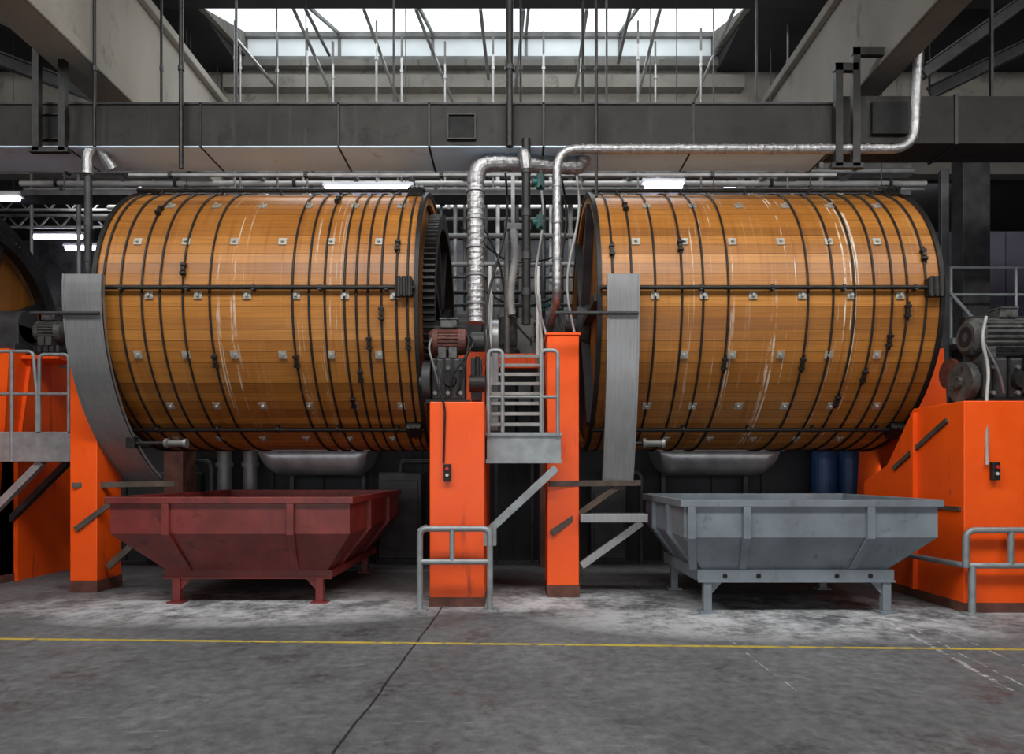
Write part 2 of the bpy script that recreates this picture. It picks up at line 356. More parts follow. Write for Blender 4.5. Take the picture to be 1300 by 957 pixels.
# ---------------------------------------------------------------- drums
CY, CZD, R = 11.13, 4.06, 2.0
def dpt(x, phi, r): return Vector((x, CY-r*math.cos(phi), CZD+r*math.sin(phi)))
def drum(x0, x1, label, woodm, hoops, clampx, gear=8, plates=True):
    t = thing('wooden_drum', label, 'drum', ((x0+x1)/2, CY, CZD-R), 'wooden processing drums')
    b = MB(); N = 84
    for k in range(N):
        a0 = 2*PI*k/N; a1 = 2*PI*(k+1)/N; g = (a1-a0)*.02
        cuts = [x0]+([random.uniform(x0+.6, x1-.6)] if random.random() < .5 else [])+[x1]
        bt = random.gauss(.5, .17)
        for c0, c1 in zip(cuts, cuts[1:]):
            tint = min(1, max(.18, bt+random.gauss(0, .08)))
            vs = [dpt(c0, a0+g, R), dpt(c1, a0+g, R), dpt(c1, a1-g, R), dpt(c0, a1-g, R)]
            b.add(vs, [(0, 1, 2, 3)], False, tint)
        b.add([dpt(x0, a1-g, R-.002), dpt(x1, a1-g, R-.002), dpt(x1, a1+g, R-.002), dpt(x0, a1+g, R-.002)], [(0, 1, 2, 3)], False, .05)
    b.ringx(x0, x0+.05, CY, CZD, R-.14, R-.002, 84); b.ringx(x1-.05, x1, CY, CZD, R-.14, R-.002, 84)
    build('barrel', b, woodm, t)
    for xe in (x0+.08, x1-.16):
        e = MB(); w = .16; y = -R+.02
        while y < R-.02:
            ya, yb = max(y, -R+.03), min(y+w-.006, R-.03); rr = R-.015
            pts = []
            for q in range(5):
                yy = ya+(yb-ya)*q/4; pts.append((CY+yy, CZD+math.sqrt(max(0, rr*rr-yy*yy))))
            for q in range(4, -1, -1):
                yy = ya+(yb-ya)*q/4; pts.append((CY+yy, CZD-math.sqrt(max(0, rr*rr-yy*yy))))
            e.prism(pts, 'x', xe, xe+.08, min(1, max(.15, random.gauss(.45, .15)))); y += w
        build('end_wall', e, woodm, t)
    for xe in (x0+.012, x1-.012):
        build('end_rim', MB().ringx(xe-.03, xe+.03, CY, CZD, R-(.03 if plates else .14), R+.03, 96), 'iron', t)
    for x, phis in hoops:
        pts = [dpt(x, 2*PI*k/80, R+.014) for k in range(80)]
        h = build('hoop', MB().tube(pts, .0155, 6, True), 'iron', t)
        for ph in phis:
            a = math.radians(ph); n = Vector((0, -math.cos(a), math.sin(a))); tg = Vector((0, math.sin(a), math.cos(a)))
            q = MB(); c = dpt(x, a, R+.035)
            q.obox(c, (.024, 0, 0), tg*.032, n*.028)
            for sgn in (-1, 1): q.obox(c+tg*sgn*.062, (.036, 0, 0), tg*.019, n*.03)
            q.cyl(c-tg*.125+Vector((.014, 0, 0)), c+tg*.125+Vector((.014, 0, 0)), .011, None, 8)
            build('turnbuckle', q, 'iron', h, .005)
    for k in range(6):
        a = math.radians(2.5+60*k)
        c = build('cross_bar', MB().tube([dpt(x0+.02, a, R+.065), dpt(x1-.02, a, R+.065)], .03, 10), 'iron', t)
        n = Vector((0, -math.cos(a), math.sin(a))); tg = Vector((0, math.sin(a), math.cos(a)))
        for cx in clampx:
            q = MB(); o = dpt(cx, a, R+.06)
            q.obox(o, (.11, 0, 0), tg*.12, n*.06)
            for u in (-.07, 0, .07):
                q.cyl(o+Vector((u, 0, 0))-tg*.135+n*.045, o+Vector((u, 0, 0))+tg*.135+n*.045, .031, None, 10)
            build('bar_clamp', q, 'iron', c, .008)
        for cx in [x0+.4+(x1-x0-.8)*i/4 for i in range(5)]:
            build('bar_lug', MB().obox(dpt(cx, a, R+.045), (.016, 0, 0), tg*.036, n*.045), 'iron2', c)
    if plates:
        for k in range(-3, 5):
            a = math.radians(22.5*k); n = Vector((0, -math.cos(a), math.sin(a))); tg = Vector((0, math.sin(a), math.cos(a)))
            x = x0+.42+(.33 if k % 2 == 0 else .1)
            while x < x1-.3:
                q = MB().obox(dpt(x, a, R+.008), (.055, 0, 0), tg*.055, n*.009)
                q.cyl(dpt(x, a, R+.01), dpt(x, a, R+.05), .024, None, 6)
                build('bolt_plate', q, 'plate', t, .003); x += .655
    build('axle', MB().cyl((x0-.75, CY, CZD), (x1+.75, CY, CZD), .13, None, 24), 'iron2', t)
    for s, xe in ((-1, x0), (1, x1)):
        build('hub_flange', MB().cyl((xe-s*.06, CY, CZD), (xe+s*.12, CY, CZD), .42, .3, 24), 'iron2', t)
    for an in (0, 60, 120):
        a = math.radians(an); d = Vector((0, math.cos(a), math.sin(a)))*1.9; c = Vector((x0+.03, CY, CZD))
        build('end_brace', MB().bar(c-d, c+d, .1, .16, (1, 0, 0)), 'iron2', t)
    g = build('gear_ring', MB().ringx(x1+.03, x1+.2, CY, CZD, 1.5, 1.66, 0, 110, .06), 'iron', t)
    for k in range(gear):
        a = PI/gear+k*2*PI/gear; d = Vector((0, math.cos(a), math.sin(a)))
        c = Vector((x1+.1, CY, CZD))
        build('gear_spoke', MB().bar(c+d*.3, c+d*1.6, .14, .09, (1, 0, 0)), 'iron', g)
    return t
def hx(px): return PX(px, 9.12)
woodA = wood_mat('golden_stave_wood_a', .7, [(.8, .5), (-.4, .4)])
woodB = wood_mat('golden_stave_wood_b', 1.3, [(-.75, .4), (.2, .3), (1.05, .3)])
woodZ = wood_mat('golden_stave_wood_c', .2, [(0, .5)])
AX0, AX1, BX0, BX1 = -5.6, -1.27, 1.16, 5.76
drum(AX0, AX1, 'left of the two full golden brown wooden drums, above the red tray', woodA,
     [(hx(p), f) for p, f in ((131, [70]), (153, []), (180, [40]), (203, []), (232, [10]), (266, [-25]), (371, [-25]), (392, []), (412, [50]),
                              (437, [-43]), (452, [-31]), (467, [-18]), (484, [-7]), (503, [20]), (517, [-18]))], [AX1-.16])
drum(BX0, BX1, 'right golden brown wooden drum with white drip streaks, above the grey tray', woodB,
     [(hx(p), f) for p, f in ((778, [18]), (802, [43]), (832, []), (866, [20]), (893, []), (925, [-26]), (1026, [-26]), (1058, []), (1085, [-42]),
                              (1110, [-31]), (1133, [-17]), (1152, [-6]), (1176, [16]))], [BX1-.14])
drum(-12.6, -8.72, 'wooden drum cut off by the left edge, spoked gear on its end wall', woodZ,
     [(-8.85, []), (-9.05, []), (-9.3, []), (-9.6, []), (-10.0, []), (-10.8, [])], [-8.9], 7, False)

# ---------------------------------------------------------------- curved steel guards
def guard(x0, x1, r, label, arm_to):
    t = thing('curved_guard', label, 'guard', ((x0+x1)/2, 9.4, 1.58), 'curved steel drum guards')
    cz = 4.06; cy = 8.885+r; n = 28; a0, a1 = math.asin(.22/r), -math.asin(2.49/r)
    def arc(r0, r1):
        pts = [(cy-r0*math.cos(a0+(a1-a0)*i/n), cz+r0*math.sin(a0+(a1-a0)*i/n)) for i in range(n+1)]
        return pts, [(cy-r1*math.cos(a0+(a1-a0)*i/n), cz+r1*math.sin(a0+(a1-a0)*i/n)) for i in range(n+1)]
    def strip(xa, xb, r0, r1):
        o, i_ = arc(r0, r1); b = MB(); vs = []
        for k in range(n+1): vs += [(xa, *o[k]), (xb, *o[k]), (xb, *i_[k]), (xa, *i_[k])]
        fs = [(0, 1, 2, 3), (4*n, 4*n+3, 4*n+2, 4*n+1)]
        for k in range(n):
            for j in range(4): fs.append((4*k+j, 4*k+(j+1) % 4, 4*k+4+(j+1) % 4, 4*k+4+j))
        return b.add(vs, fs, False)
    build('curved_plate', strip(x0, x1, r, r-.02), 'steel', t)
    build('flange', strip(x0, x0+.02, r+.012, r-.07), 'steel', t)
    build('flange', strip(x1-.02, x1, r+.012, r-.07), 'steel', t)
    za = PZ(397, 8.85)
    a = math.asin((za-cz)/r); y = cy-r*math.cos(a)-.035
    build('support_rod', MB().tube([(arm_to, y, za), (x1-.02, y, za)], .024, 8), 'iron2', t)
guard(-5.85, -5.34, 2.815, 'wide curved grey steel guard wrapping the left drum above the red tray', -6.25)
guard(1.24, 1.66, 6.8, 'tall narrow grey steel guard hanging in front of the right drum', .55)

# ---------------------------------------------------------------- orange stands
def bearing(t, x0, x1, z, y=CY):
    b = MB().box(x0, x1, y-.38, y+.38, z, z+.12).cyl((x0+.03, y, CZD), (x1-.03, y, CZD), .26, None, 20)
    b.box(x0+.03, x1-.03, y-.26, y+.26, z+.1, CZD)
    build('bearing_block', b, 'iron2', t, .01)
def post(x0, x1, yf, yb, ztop, label):
    t = thing('drum_support_post', label, 'post', ((x0+x1)/2, yf+.3, 0), 'orange drum support posts')
    build('column', MB().box(x0, x1, yf, yb, .16, ztop), 'orange', t, .012)
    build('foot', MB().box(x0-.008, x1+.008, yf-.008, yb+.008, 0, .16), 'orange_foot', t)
    build('cap_plate', MB().box(x0-.02, x1+.02, yf-.02, yb+.02, ztop, ztop+.03), 'orange', t)
    build('bearing_beam', MB().prism([(yb, ztop-.9), (yb, ztop), (12.3, ztop), (12.3, ztop-.45), (yb+.9, ztop-.45)], 'x', x0+.04, x1-.04), 'orange', t)
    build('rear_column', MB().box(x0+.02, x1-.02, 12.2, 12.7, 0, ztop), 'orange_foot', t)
    bearing(t, x0+.03, x1-.03, ztop+.03)
    return t
post(-6.24, -5.86, 9.64, 10.25, 3.56, 'orange steel post under the curved guard, left of the red tray')
post(.48, .91, 9.27, 9.85, 3.56, 'tall slim orange steel post between the steps and the grey tray')
def pedestal(prof, x0, x1, label, col):
    t = thing('drum_pedestal', label, 'pedestal', ((x0+x1)/2, 9.0, 0), 'orange motor pedestals')
    build('body', MB().prism(prof, 'x', x0, x1), 'orange', t, .012)
    ys = [p[0] for p in prof]
    build('foot', MB().box(x0-.008, x1+.008, min(ys)-.008, max(ys)+.004, 0, .12), 'orange_foot', t)
    cx0, cx1 = col
    build('bearing_column', MB().prism([(10.3, .1), (10.6, 3.62), (11.75, 3.62), (12.1, .1)], 'x', cx0, cx1), 'orange', t)
    bearing(t, cx0+.03, cx1-.03, 3.62)
    return t
lowprof = [(8.62, 0), (8.62, 2.585), (9.75, 2.585), (10.2, 1.9), (10.7, 1.9), (10.7, 0)]
pA = pedestal(lowprof, -1.04, -.35, 'square orange steel pedestal behind the low tube railing, right of the red tray', (-.92, -.42))
pB = pedestal([(8.25, 0), (8.25, 2.56), (9.3, 2.56), (9.95, 1.8), (10.6, 1.55), (10.6, 0)], 5.46, 7.4, 'big orange steel pedestal under the motor at the right edge', (6.05, 6.7))
build('angle_strip', MB().bar((5.445, 8.55, 2.35), (5.445, 9.75, 1.75), .03, .06), 'rust', pB)
build('angle_strip', MB().bar((5.445, 8.3, 1.25), (5.445, 10.5, 1.25), .03, .05), 'rust', pB)
build('side_rib', MB().box(5.4, 5.46, 9.2, 9.26, .12, 2.5), 'orange', pB)
pZ = pedestal(lowprof, -8.38, -7.8, 'orange steel pedestal behind the platform at the left edge', (-8.38, -7.8))
build('side_gusset', MB().prism([(10.7, 0), (10.7, 1.9), (11.0, 3.5), (12.3, 3.5), (12.3, 0)], 'x', -7.8, -7.74), 'orange', pZ)
build('motor_shelf', MB().box(-7.8, -7.2, 10.85, 11.5, 3.5, 3.56), 'orange', pZ)
tag(build('tie_beam', MB().box(-.42, .52, 10.9, 11.1, PZ(467, 11), PZ(450, 11)).box(-.42, .52, 10.85, 10.9, PZ(469, 11), PZ(465, 11)), 'orange', None, .01),
    'short orange tie beam behind the steps joining the two middle stands', 'beam')

# ---------------------------------------------------------------- motors
def motor(xc, y, z, ln, r, body, label, base_z, gx, flip=1, cover=None):
    t = thing('drive_motor', label, 'motor', (xc, y, base_z), 'drum drive motors')
    b = MB(); x0, x1 = xc-ln/2, xc+ln/2
    b.ringx(x0+.1, x1-.12, y, z, .05, r*.88, 0, 22, r*.12)
    build('ribbed_body', b, body, t)
    fe, de = (x0, x1) if flip > 0 else (x1, x0)
    s = 1 if flip > 0 else -1
    build('fan_cover', MB().lathe((fe, y, z), [(r*.75, 0), (r*.98, s*.05), (r*1.02, s*.12)], 'x'), body, t)
    build('fan_grille', MB().ringx(min(fe, fe-s*.006), max(fe, fe-s*.006), y, z, r*.25, r*.55, 20), 'black', t)
    build('drive_end', MB().lathe((de, y, z), [(r*.5, 0), (r*.95, -s*.04), (r*1.02, -s*.13)], 'x'), body, t)
    build('shaft', MB().cyl((de, y, z), (de+s*.1, y, z), .04), 'iron', t)
    tb_ = build('terminal_box', MB().box(xc-.11, xc+.11, y-.12, y+.1, z+r*.95, z+r+.1), 'motor', t, .015)
    build('terminal_lid', MB().box(xc-.12, xc+.12, y-.13, y+.11, z+r+.1, z+r+.12), 'motor', tb_)
    for fx in (x0+.18, x1-.2):
        build('mounting_foot', MB().box(fx-.05, fx+.05, y-r, y+r, z-r-.06, z-r+.08), 'motor', t)
    gz = (base_z+z-r-.06)/2
    g = build('gearbox', MB().box(xc-ln*.42, xc+ln*.42, y-r*.95, y+r*1.1, base_z+.05, z-r-.06), 'iron2', t, .03)
    for bx in (-.3, -.1, .1, .3):
        build('cooling_rib', MB().box(xc+bx*ln-.012, xc+bx*ln+.012, y-r*1.1, y-r*.94, base_z+.07, z-r-.07), 'iron', g)
    if gz-base_z > .12:
        build('gearbox_cover', MB().cyl((gx, y-.02, gz), (gx-s*.1, y-.02, gz), (gz-base_z)*.9, None, 20).cyl((gx-s*.1, y-.02, gz), (gx-s*.16, y-.02, gz), .08, None, 12), cover or body, t)
        for bx in (-.32, 0, .32):
            for dz in (-.16, .16):
                build('bolt_head', MB().cyl((xc+bx*ln, y-r*1.0, gz+dz), (xc+bx*ln, y-r*1.2, gz+dz), .028, None, 6), 'pipe', g)
        build('front_disc', MB().cyl((xc+ln*.05, y-r*.95, gz), (xc+ln*.05, y-r*1.25, gz), r*.5, r*.42, 18), 'iron', g)
        for q_, (o1, o2) in enumerate(((.5, .35), (.62, .1), (-.45, -.3))):
            build('oil_hose', MB().tube(fillet([(xc+ln*o1*.8, y-r*.6, z+r*.5), (xc+ln*o1*1.1, y-r*1.3, z-.05*q_), (xc+ln*o2, y-r*1.45, gz+.05*q_), (xc+ln*o2*.6, y-r*1.1, base_z+.12)], .2), .016, 8), 'pipe' if q_ == 2 else 'iron', t)
    build('top_bracket', MB().box(x0+.05, x1-.05, y+r*.3, y+r*.9, z+r*.7, z+r+.05), 'iron', t, .01)
    build('base_plate', MB().box(xc-ln*.55, xc+ln*.55, y-r*1.2, y+r*1.3, base_z, base_z+.05), 'iron', t)
    return t
mA = motor(-.83, 9.05, 3.42, .52, .175, 'motor_red', 'grimy dark red ribbed motor on the pedestal between the two big drums', 2.585, -1.06, 1, 'iron2')
build('brake_housing', MB().box(-.54, -.4, 8.95, 9.2, 2.64, 3.2).cyl((-.54, 9.05, 3.42), (-.36, 9.05, 3.42), .13, None, 16), 'iron2', mA, .01)
build('side_pump', MB().cyl((-.55, 8.9, 2.85), (-.35, 8.9, 2.85), .11, None, 14).cyl((-.45, 8.9, 2.95), (-.45, 8.9, 3.2), .03, None, 10), 'iron', mA)
mB = motor(6.28, 8.75, PZ(428, 8.75), .95, .24, 'motor', 'dark grey ribbed motor on the big orange pedestal at the right edge', 2.56, 5.82)
build('red_guard_disc', MB().cyl((5.78, 9.05, 3.0), (5.83, 9.05, 3.0), .2, None, 20), 'motor_red', mB)
motor(-7.5, 11.15, 3.98, .5, .18, 'motor', 'dark ribbed motor above the orange pedestal and platform at the left edge', 3.56, -7.75)
tag(build('pulley_cover', MB().cyl((-.38, 10.2, PZ(432, 10.2)), (-.2, 10.2, PZ(432, 10.2)), .3, None, 28).box(-.38, -.2, 10.0, 10.4, 2.3, 3.5), 'steel', None, .01),
    'round pale steel pulley cover between the red motor and the steps', 'cover')
tag(build('power_cable', MB().tube(fillet([P(1252, 402, 8.5), P(1246, 430, 8.42), P(1256, 470, 8.4), P(1252, 505, 8.3), P(1253, 590, 8.225)], .3), .02, 8), 'palepipe'),
    'grey cable hanging in front of the motor at the right edge', 'cable')
tag(build('power_cable', MB().tube(fillet([P(563, 455, 8.75), P(556, 490, 8.6), P(565, 515, 8.59), P(563, 588, 8.6)], .2), .014, 8), 'iron'),
    'thin dark cable down the square orange pedestal behind the railing', 'cable')
def ctrl(px, py, Y, label):
    c = P(px, py, Y); t = thing('push_button_box', label, 'control box', c, 'push button boxes')
    build('housing', MB().box(c.x-.045, c.x+.045, c.y-.05, c.y+.02, c.z-.11, c.z+.11), 'iron', t, .012)
    build('button', MB().cyl((c.x, c.y-.05, c.z+.05), (c.x, c.y-.07, c.z+.05), .022, None, 12), 'button', t)
    build('button', MB().cyl((c.x, c.y-.05, c.z-.03), (c.x, c.y-.065, c.z-.03), .02, None, 12), 'lamp_body', t)
ctrl(568, 600, 8.6, 'small black push button box on the square pedestal behind the railing')
ctrl(1262, 598, 8.23, 'small black push button box on the big pedestal at the right edge')

# ---------------------------------------------------------------- trays
def tray(name, label, x0, x1, y0, y1, zt, zm, zb, bx0, bx1, by0, by1, mat, ribs, legx, legy, deep, fdrop=.17, fy=-.04):
    t = thing(name, label, 'tray', ((x0+x1)/2, (y0+y1)/2, 0), 'steel collecting trays')
    b = MB()
    def ring(xa, xb, ya, yb, z): return [(xa, ya, z), (xb, ya, z), (xb, yb, z), (xa, yb, z)]
    e = .03
    rs = [ring(x0, x1, y0, y1, zt), ring(x0, x1, y0, y1, zm), ring(bx0, bx1, by0, by1, zb),
          ring(bx0+e, bx1-e, by0+e, by1-e, zb+e), ring(x0+e, x1-e, y0+e, y1-e, zm+e), ring(x0+e, x1-e, y0+e, y1-e, zt)]
    vs = [v for r in rs for v in r]; fs = []
    for i in (0, 1, 3, 4):
        for k in range(4): fs.append((4*i+k, 4*i+(k+1) % 4, 4*i+4+(k+1) % 4, 4*i+4+k))
    fs += [(8, 9, 10, 11), (12, 13, 14, 15)]
    for k in range(4): fs.append((k, (k+1) % 4, 20+(k+1) % 4, 20+k))
    b.add(vs, fs); build('basin', b, mat, t)
    r = MB(); w = .05
    r.box(x0-w, x1+w, y0-w, y0+.01, zt-.07, zt+.015).box(x0-w, x1+w, y1-.01, y1+w, zt-.07, zt+.015)
    r.box(x0-w, x0+.01, y0, y1, zt-.07, zt+.015).box(x1-.01, x1+w, y0, y1, zt-.07, zt+.015)
    build('rim', r, mat, t, .008)
    for rx in ribs:
        q = MB(); hw = .045; p = .05
        bxr = bx0+(bx1-bx0)*min(1, max(0, (rx-x0)/(x1-x0)))
        poly = [(y0, zt-.07), (y0-p, zt-.07), (y0-p, zm-.01), (by0-p*.6, zb), (by0, zb), (y0, zm)]
        n = len(poly); vs = []
        for s in (-hw, hw):
            for (yy, zz) in poly:
                f = 0 if zz > zm-.02 else 1
                vs.append(((bxr*.35+rx*.65 if f else rx)+s, yy, zz))
        q.add(vs, [tuple(range(n)), tuple(range(2*n-1, n-1, -1))]+[(i, (i+1) % n, n+(i+1) % n, n+i) for i in range(n)])
        build('rib', q, mat, t, .004)
    for sx, bx in ((x0, bx0), (x1, bx1)):
        s = -1 if sx == x0 else 1
        for yy in (y0+(y1-y0)*.3, y0+(y1-y0)*.7):
            q = MB().prism([(sx, zt-.07), (sx+s*.05, zt-.07), (sx+s*.05, zm-.01), (bx+s*.03, zb), (bx, zb), (sx, zm)], 'y', yy-.045, yy+.045)
            build('rib', q, mat, t)
    fr = MB(); fz0, fz1 = zb-fdrop, zb; fa = by0+fy
    fr.box(bx0-.06, bx1+.06, fa, fa+.06, fz0, fz1).box(bx0-.06, bx1+.06, fa-.03, fa+.06, fz0, fz0+.025)
    fr.box(bx0-.06, bx1+.06, by1-.02, by1+.06, fz0, fz1)
    for xx in (bx0, bx1): fr.box(xx-.06, xx+.06, fa+.06, by1, fz0+.01, fz1-.003)
    build('frame', fr, mat, t)
    if deep:
        for hx_ in (.12, .3, .72, .9):
            xx = bx0+(bx1-bx0)*hx_
            build('bolt_hole', MB().cyl((xx, fa+.001, (fz0+fz1)/2), (xx, fa-.003, (fz0+fz1)/2), .03, None, 12), 'black', t)
    for lx in legx:
        for ly in legy:
            l = build('leg', MB().box(lx-.05, lx+.05, ly-.045, ly+.045, .02, fz0+.02), mat, t, .006)
            build('foot_plate', MB().box(lx-.1, lx+.1, ly-.09, ly+.09, 0, .022), mat, l)
            s = 1 if lx == legx[0] else -1
            build('leg_gusset', MB().prism([(lx+s*.04, fz0+.02), (lx+s*.2, fz0+.02), (lx+s*.04, fz0-.16)], 'y', ly-.01, ly+.01), mat, l)
    return t
tray('collecting_tray', 'brick red painted steel tray on short legs beneath the left drum', -5.0, -2.02, 8.5, 12.1, 1.375, .93, .42, -4.48, -2.4, 8.88, 11.7, 'red',
     [-4.3, -2.75], [-4.36, -2.5], [8.9, 11.62], False, .11, .02)
tray('collecting_tray', 'grey painted steel tray on legs beneath the right drum', 2.02, 5.0, 8.02, 10.3, 1.36, .93, .52, 2.3, 4.55, 8.28, 10.0, 'greyp',
     [2.1, 2.75, 4.2], [2.36, 4.52], [8.27, 9.95], True, .15)

# ---------------------------------------------------------------- platforms and rails
def rail(mb, pts, r=.026, rad=.1): mb.tube(fillet(pts, rad), r, 10)
def platform():
    t = thing('access_platform', 'galvanised step platform with tube rails between the two orange stands', 'platform', (.15, 9.1, PZ(588, 8.9)))
    Y = 8.9; z0, z1 = PZ(588, Y), PZ(549, Y); x0, x1 = -.33, .64
    d = MB().box(x0, x1, Y, Y+.05, z0, z1).box(x0, x1, Y+.05, 9.24, z1-.05, z1).box(x0, .44, 9.24, 9.7, z1-.05, z1)
    d.box(x0, x0+.03, Y+.05, 9.7, z0, z1-.05)
    build('deck', d, 'galv', t, .006)
    build('deck_edge', MB().box(x0-.01, x1+.01, Y-.03, Y, z0, z0+.05), 'galv', t)
    build('deck_edge', MB().box(x0-.01, x1+.01, Y-.03, Y, z1-.04, z1), 'galv', t)
    zt = PZ(445, Y); zm = PZ(504, Y)
    r1 = MB(); xa, xb = PX(620, Y), PX(638, Y)
    rail(r1, [(xa, Y-.02, z1-.05), (xa, Y-.02, zt), (xb, Y-.02, zt), (xb, Y-.02, z1)], .026, .07); r1.tube([(xa, Y-.02, zm), (xb, Y-.02, zm)], .022, 8)
    build('handrail', r1, 'galv', t)
    r2 = MB(); xa, xb = PX(708, Y), PX(687, Y)
    rail(r2, [(xa, Y-.02, z1-.05), (xa, Y-.02, zt), (xb, Y-.02, zt), (xb, Y-.02, z1)], .026, .07); r2.tube([(xa, Y-.02, zm), (xb, Y-.02, zm)], .022, 8)
    build('handrail', r2, 'galv', t)
    build('gate_bar', MB().tube([(PX(638, Y), Y-.02, zm), (PX(687, Y), Y-.02, zm)], .018, 8), 'galv', t)
    n = 8; ya, yb, za, zb_ = 9.3, 10.45, z1, PZ(452, 10.45)
    for i in range(1, n+1):
        f = i/n; yy = ya+(yb-ya)*f; zz = za+(zb_-za)*f
        build('step', MB().box(-.3, .41, yy-.13, yy, zz-.03, zz).box(-.3, .41, yy-.135, yy-.12, zz-.045, zz), 'palepipe', t)
    for xx in (-.31, .42):
        build('stringer', MB().bar((xx, ya-.05, za-.05), (xx, yb, zb_-.06), .025, .2), 'palepipe', t)
        sr = MB(); rail(sr, [(xx, ya+.05, za+.1), (xx, ya+.05, za+.95), (xx, yb, zb_+.95), (xx, yb+.3, zb_+.95)], .022, .1)
        sr.tube([(xx, ya+.05, za+.5), (xx, yb, zb_+.5)], .016, 8)
        build('stair_handrail', sr, 'palepipe', t)
    for px in (622, 683):
        x = PX(px, 10.45); build('white_grab_post', MB().tube([(x, 10.45, zb_-.1), (x, 10.45, PZ(338, 10.45))], .03, 8), 'white', t)
    build('diagonal_brace', MB().bar(P(706, 594, 8.88), P(618, 676, 8.88), .1, .1, (0, 1, 0)), 'galv', t, .006)
    build('brace_foot', MB().box(-.36, -.2, 8.62, 8.93, PZ(690, 8.88), PZ(668, 8.88)), 'galv', t)
platform()
def left_platform():
    t = thing('access_platform', 'galvanised platform with tube rails at the left edge beside the curved guard', 'platform', (-7.2, 10.1, PZ(586, 10)))
    Y = 9.95; z0, z1 = PZ(586, Y), PZ(548, Y); x0, x1 = -7.7, PX(90, Y)
    build('deck', MB().box(x0, x1, Y, Y+.05, z0, z1).box(x0, x1, Y+.05, Y+.9, z1-.05, z1).box(x1-.05, x1, Y, Y+.9, z0, z1), 'galv', t, .006)
    zt = PZ(446, Y); zm = PZ(500, Y)
    r1 = MB(); rail(r1, [(x0+.05, Y, zt), (PX(42, Y), Y, zt), (PX(47, Y), Y, zm), (PX(47, Y), Y, z1)], .024, .08); r1.tube([(x0+.05, Y, zm), (PX(47, Y), Y, zm)], .02, 8)
    r1.tube([(PX(15, Y), Y, zt), (PX(15, Y), Y, z0)], .024, 8)
    build('handrail', r1, 'galv', t)
    r2 = MB(); rail(r2, [(PX(50, Y), Y, z1), (PX(50, Y), Y, PZ(450, Y)), (x1-.03, Y, PZ(450, Y)), (x1-.03, Y, z1)], .024, .08); r2.tube([(PX(50, Y), Y, zm), (x1-.03, Y, zm)], .02, 8)
    build('handrail', r2, 'galv', t)
    build('diagonal_brace', MB().bar((PX(48, Y), Y+.1, z0), (PX(-20, Y), Y+.1, PZ(655, Y)), .1, .1, (0, 1, 0)), 'galv', t)
    build('diagonal_brace', MB().bar((PX(90, Y+.7), Y+.7, z0+.05), (PX(8, Y+.7), Y+.7, PZ(665, Y+.7)), .08, .12, (0, 1, 0)), 'iron2', t)
    build('support_leg', MB().box(x1-.12, x1-.04, Y+.75, Y+.83, 0, z1-.05), 'iron2', t)
left_platform()
def low_rail():
    Y = 8.37
    t = thing('guard_railing', 'low grey tube railing around the square orange pedestal', 'railing', P(578, 775, Y), 'low tube railings')
    b = MB(); zt, zm = PZ(671, Y), PZ(713, Y); xa, xb = PX(533, Y), PX(622, Y)
    rail(b, [(xa, Y, 0), (xa, Y, zt), (xb, Y, zt), (xb, Y, 0)], .038, .1); build('frame_tube', b, 'galv', t)
    build('middle_tube', MB().tube([(xa, Y, zm), (xb, Y, zm)], .036, 10), 'galv', t)
    build('short_post', MB().tube([(PX(574, Y), Y, zm), (PX(574, Y), Y, zt)], .034, 10), 'galv', t)
    for x in (xa, xb):
        build('return_tube', MB().tube(fillet([(x, Y, zt-.02), (x, 8.95, zt-.02)], .1), .03, 10), 'galv', t)
        build('base_flange', MB().box(x-.09, x+.09, Y-.09, Y+.09, 0, .018), 'galv', t)
low_rail()
def right_rail():
    Y = 8.14
    t = thing('guard_railing', 'grey tube railing in front of the big orange pedestal at the right', 'railing', P(1270, 780, Y), 'low tube railings')
    zt, zm = PZ(673, Y), PZ(718, Y); xa = PX(1226, Y)
    b = MB(); rail(b, [(xa, Y, zm-.02), (xa, Y, zt), (7.6, Y, zt)], .038, .12); build('top_tube', b, 'galv', t)
    b = MB(); rail(b, [P(1150, 704, 9.3), (xa, Y+.05, zm), (xa+.15, Y, zm), (7.6, Y, zm)], .036, .1); build('middle_tube', b, 'galv', t)
    build('short_post', MB().tube([(PX(1283, Y), Y, zm), (PX(1283, Y), Y, zt)], .034, 10), 'galv', t)
    for x in (PX(1234, Y), 7.2):
        build('leg', MB().tube([(x, Y, 0), (x, Y, zm)], .04, 10), 'galv', t)
        build('base_flange', MB().box(x-.09, x+.09, Y-.09, Y+.09, 0, .018), 'galv', t)
right_rail()
def brackets(t, bars):
    for nm, p0, p1, w, h, m in bars: build(nm, MB().bar(p0, p1, w, h), m, t, .004)
t = thing('guard_bracket', 'rusty steel bracket arms on the tall slim orange post', 'bracket', P(740, 690, 9.25), 'steel guard brackets')
brackets(t, [('arm', P(697, 614, 9.24), P(813, 613, 9.4), .05, .08, 'rust'), ('strut', P(700, 677, 9.24), P(785, 617, 9.4), .04, .08, 'rust'),
             ('shelf', P(736, 657, 9.3), P(820, 657, 9.3), .3, .11, 'steel'), ('strut', P(738, 718, 9.35), P(814, 663, 9.35), .08, .1, 'steel')])
t = thing('guard_bracket', 'rusty steel bracket arms on the orange post under the wide curved guard', 'bracket', P(120, 690, 9.6), 'steel guard brackets')
brackets(t, [('arm', P(92, 616, 9.62), P(222, 614, 10.1), .05, .08, 'rust'), ('strut', P(96, 672, 9.62), P(150, 632, 9.66), .04, .08, 'rust'),
             ('strut', P(137, 720, 9.8), P(172, 688, 9.8), .05, .09, 'rust')])
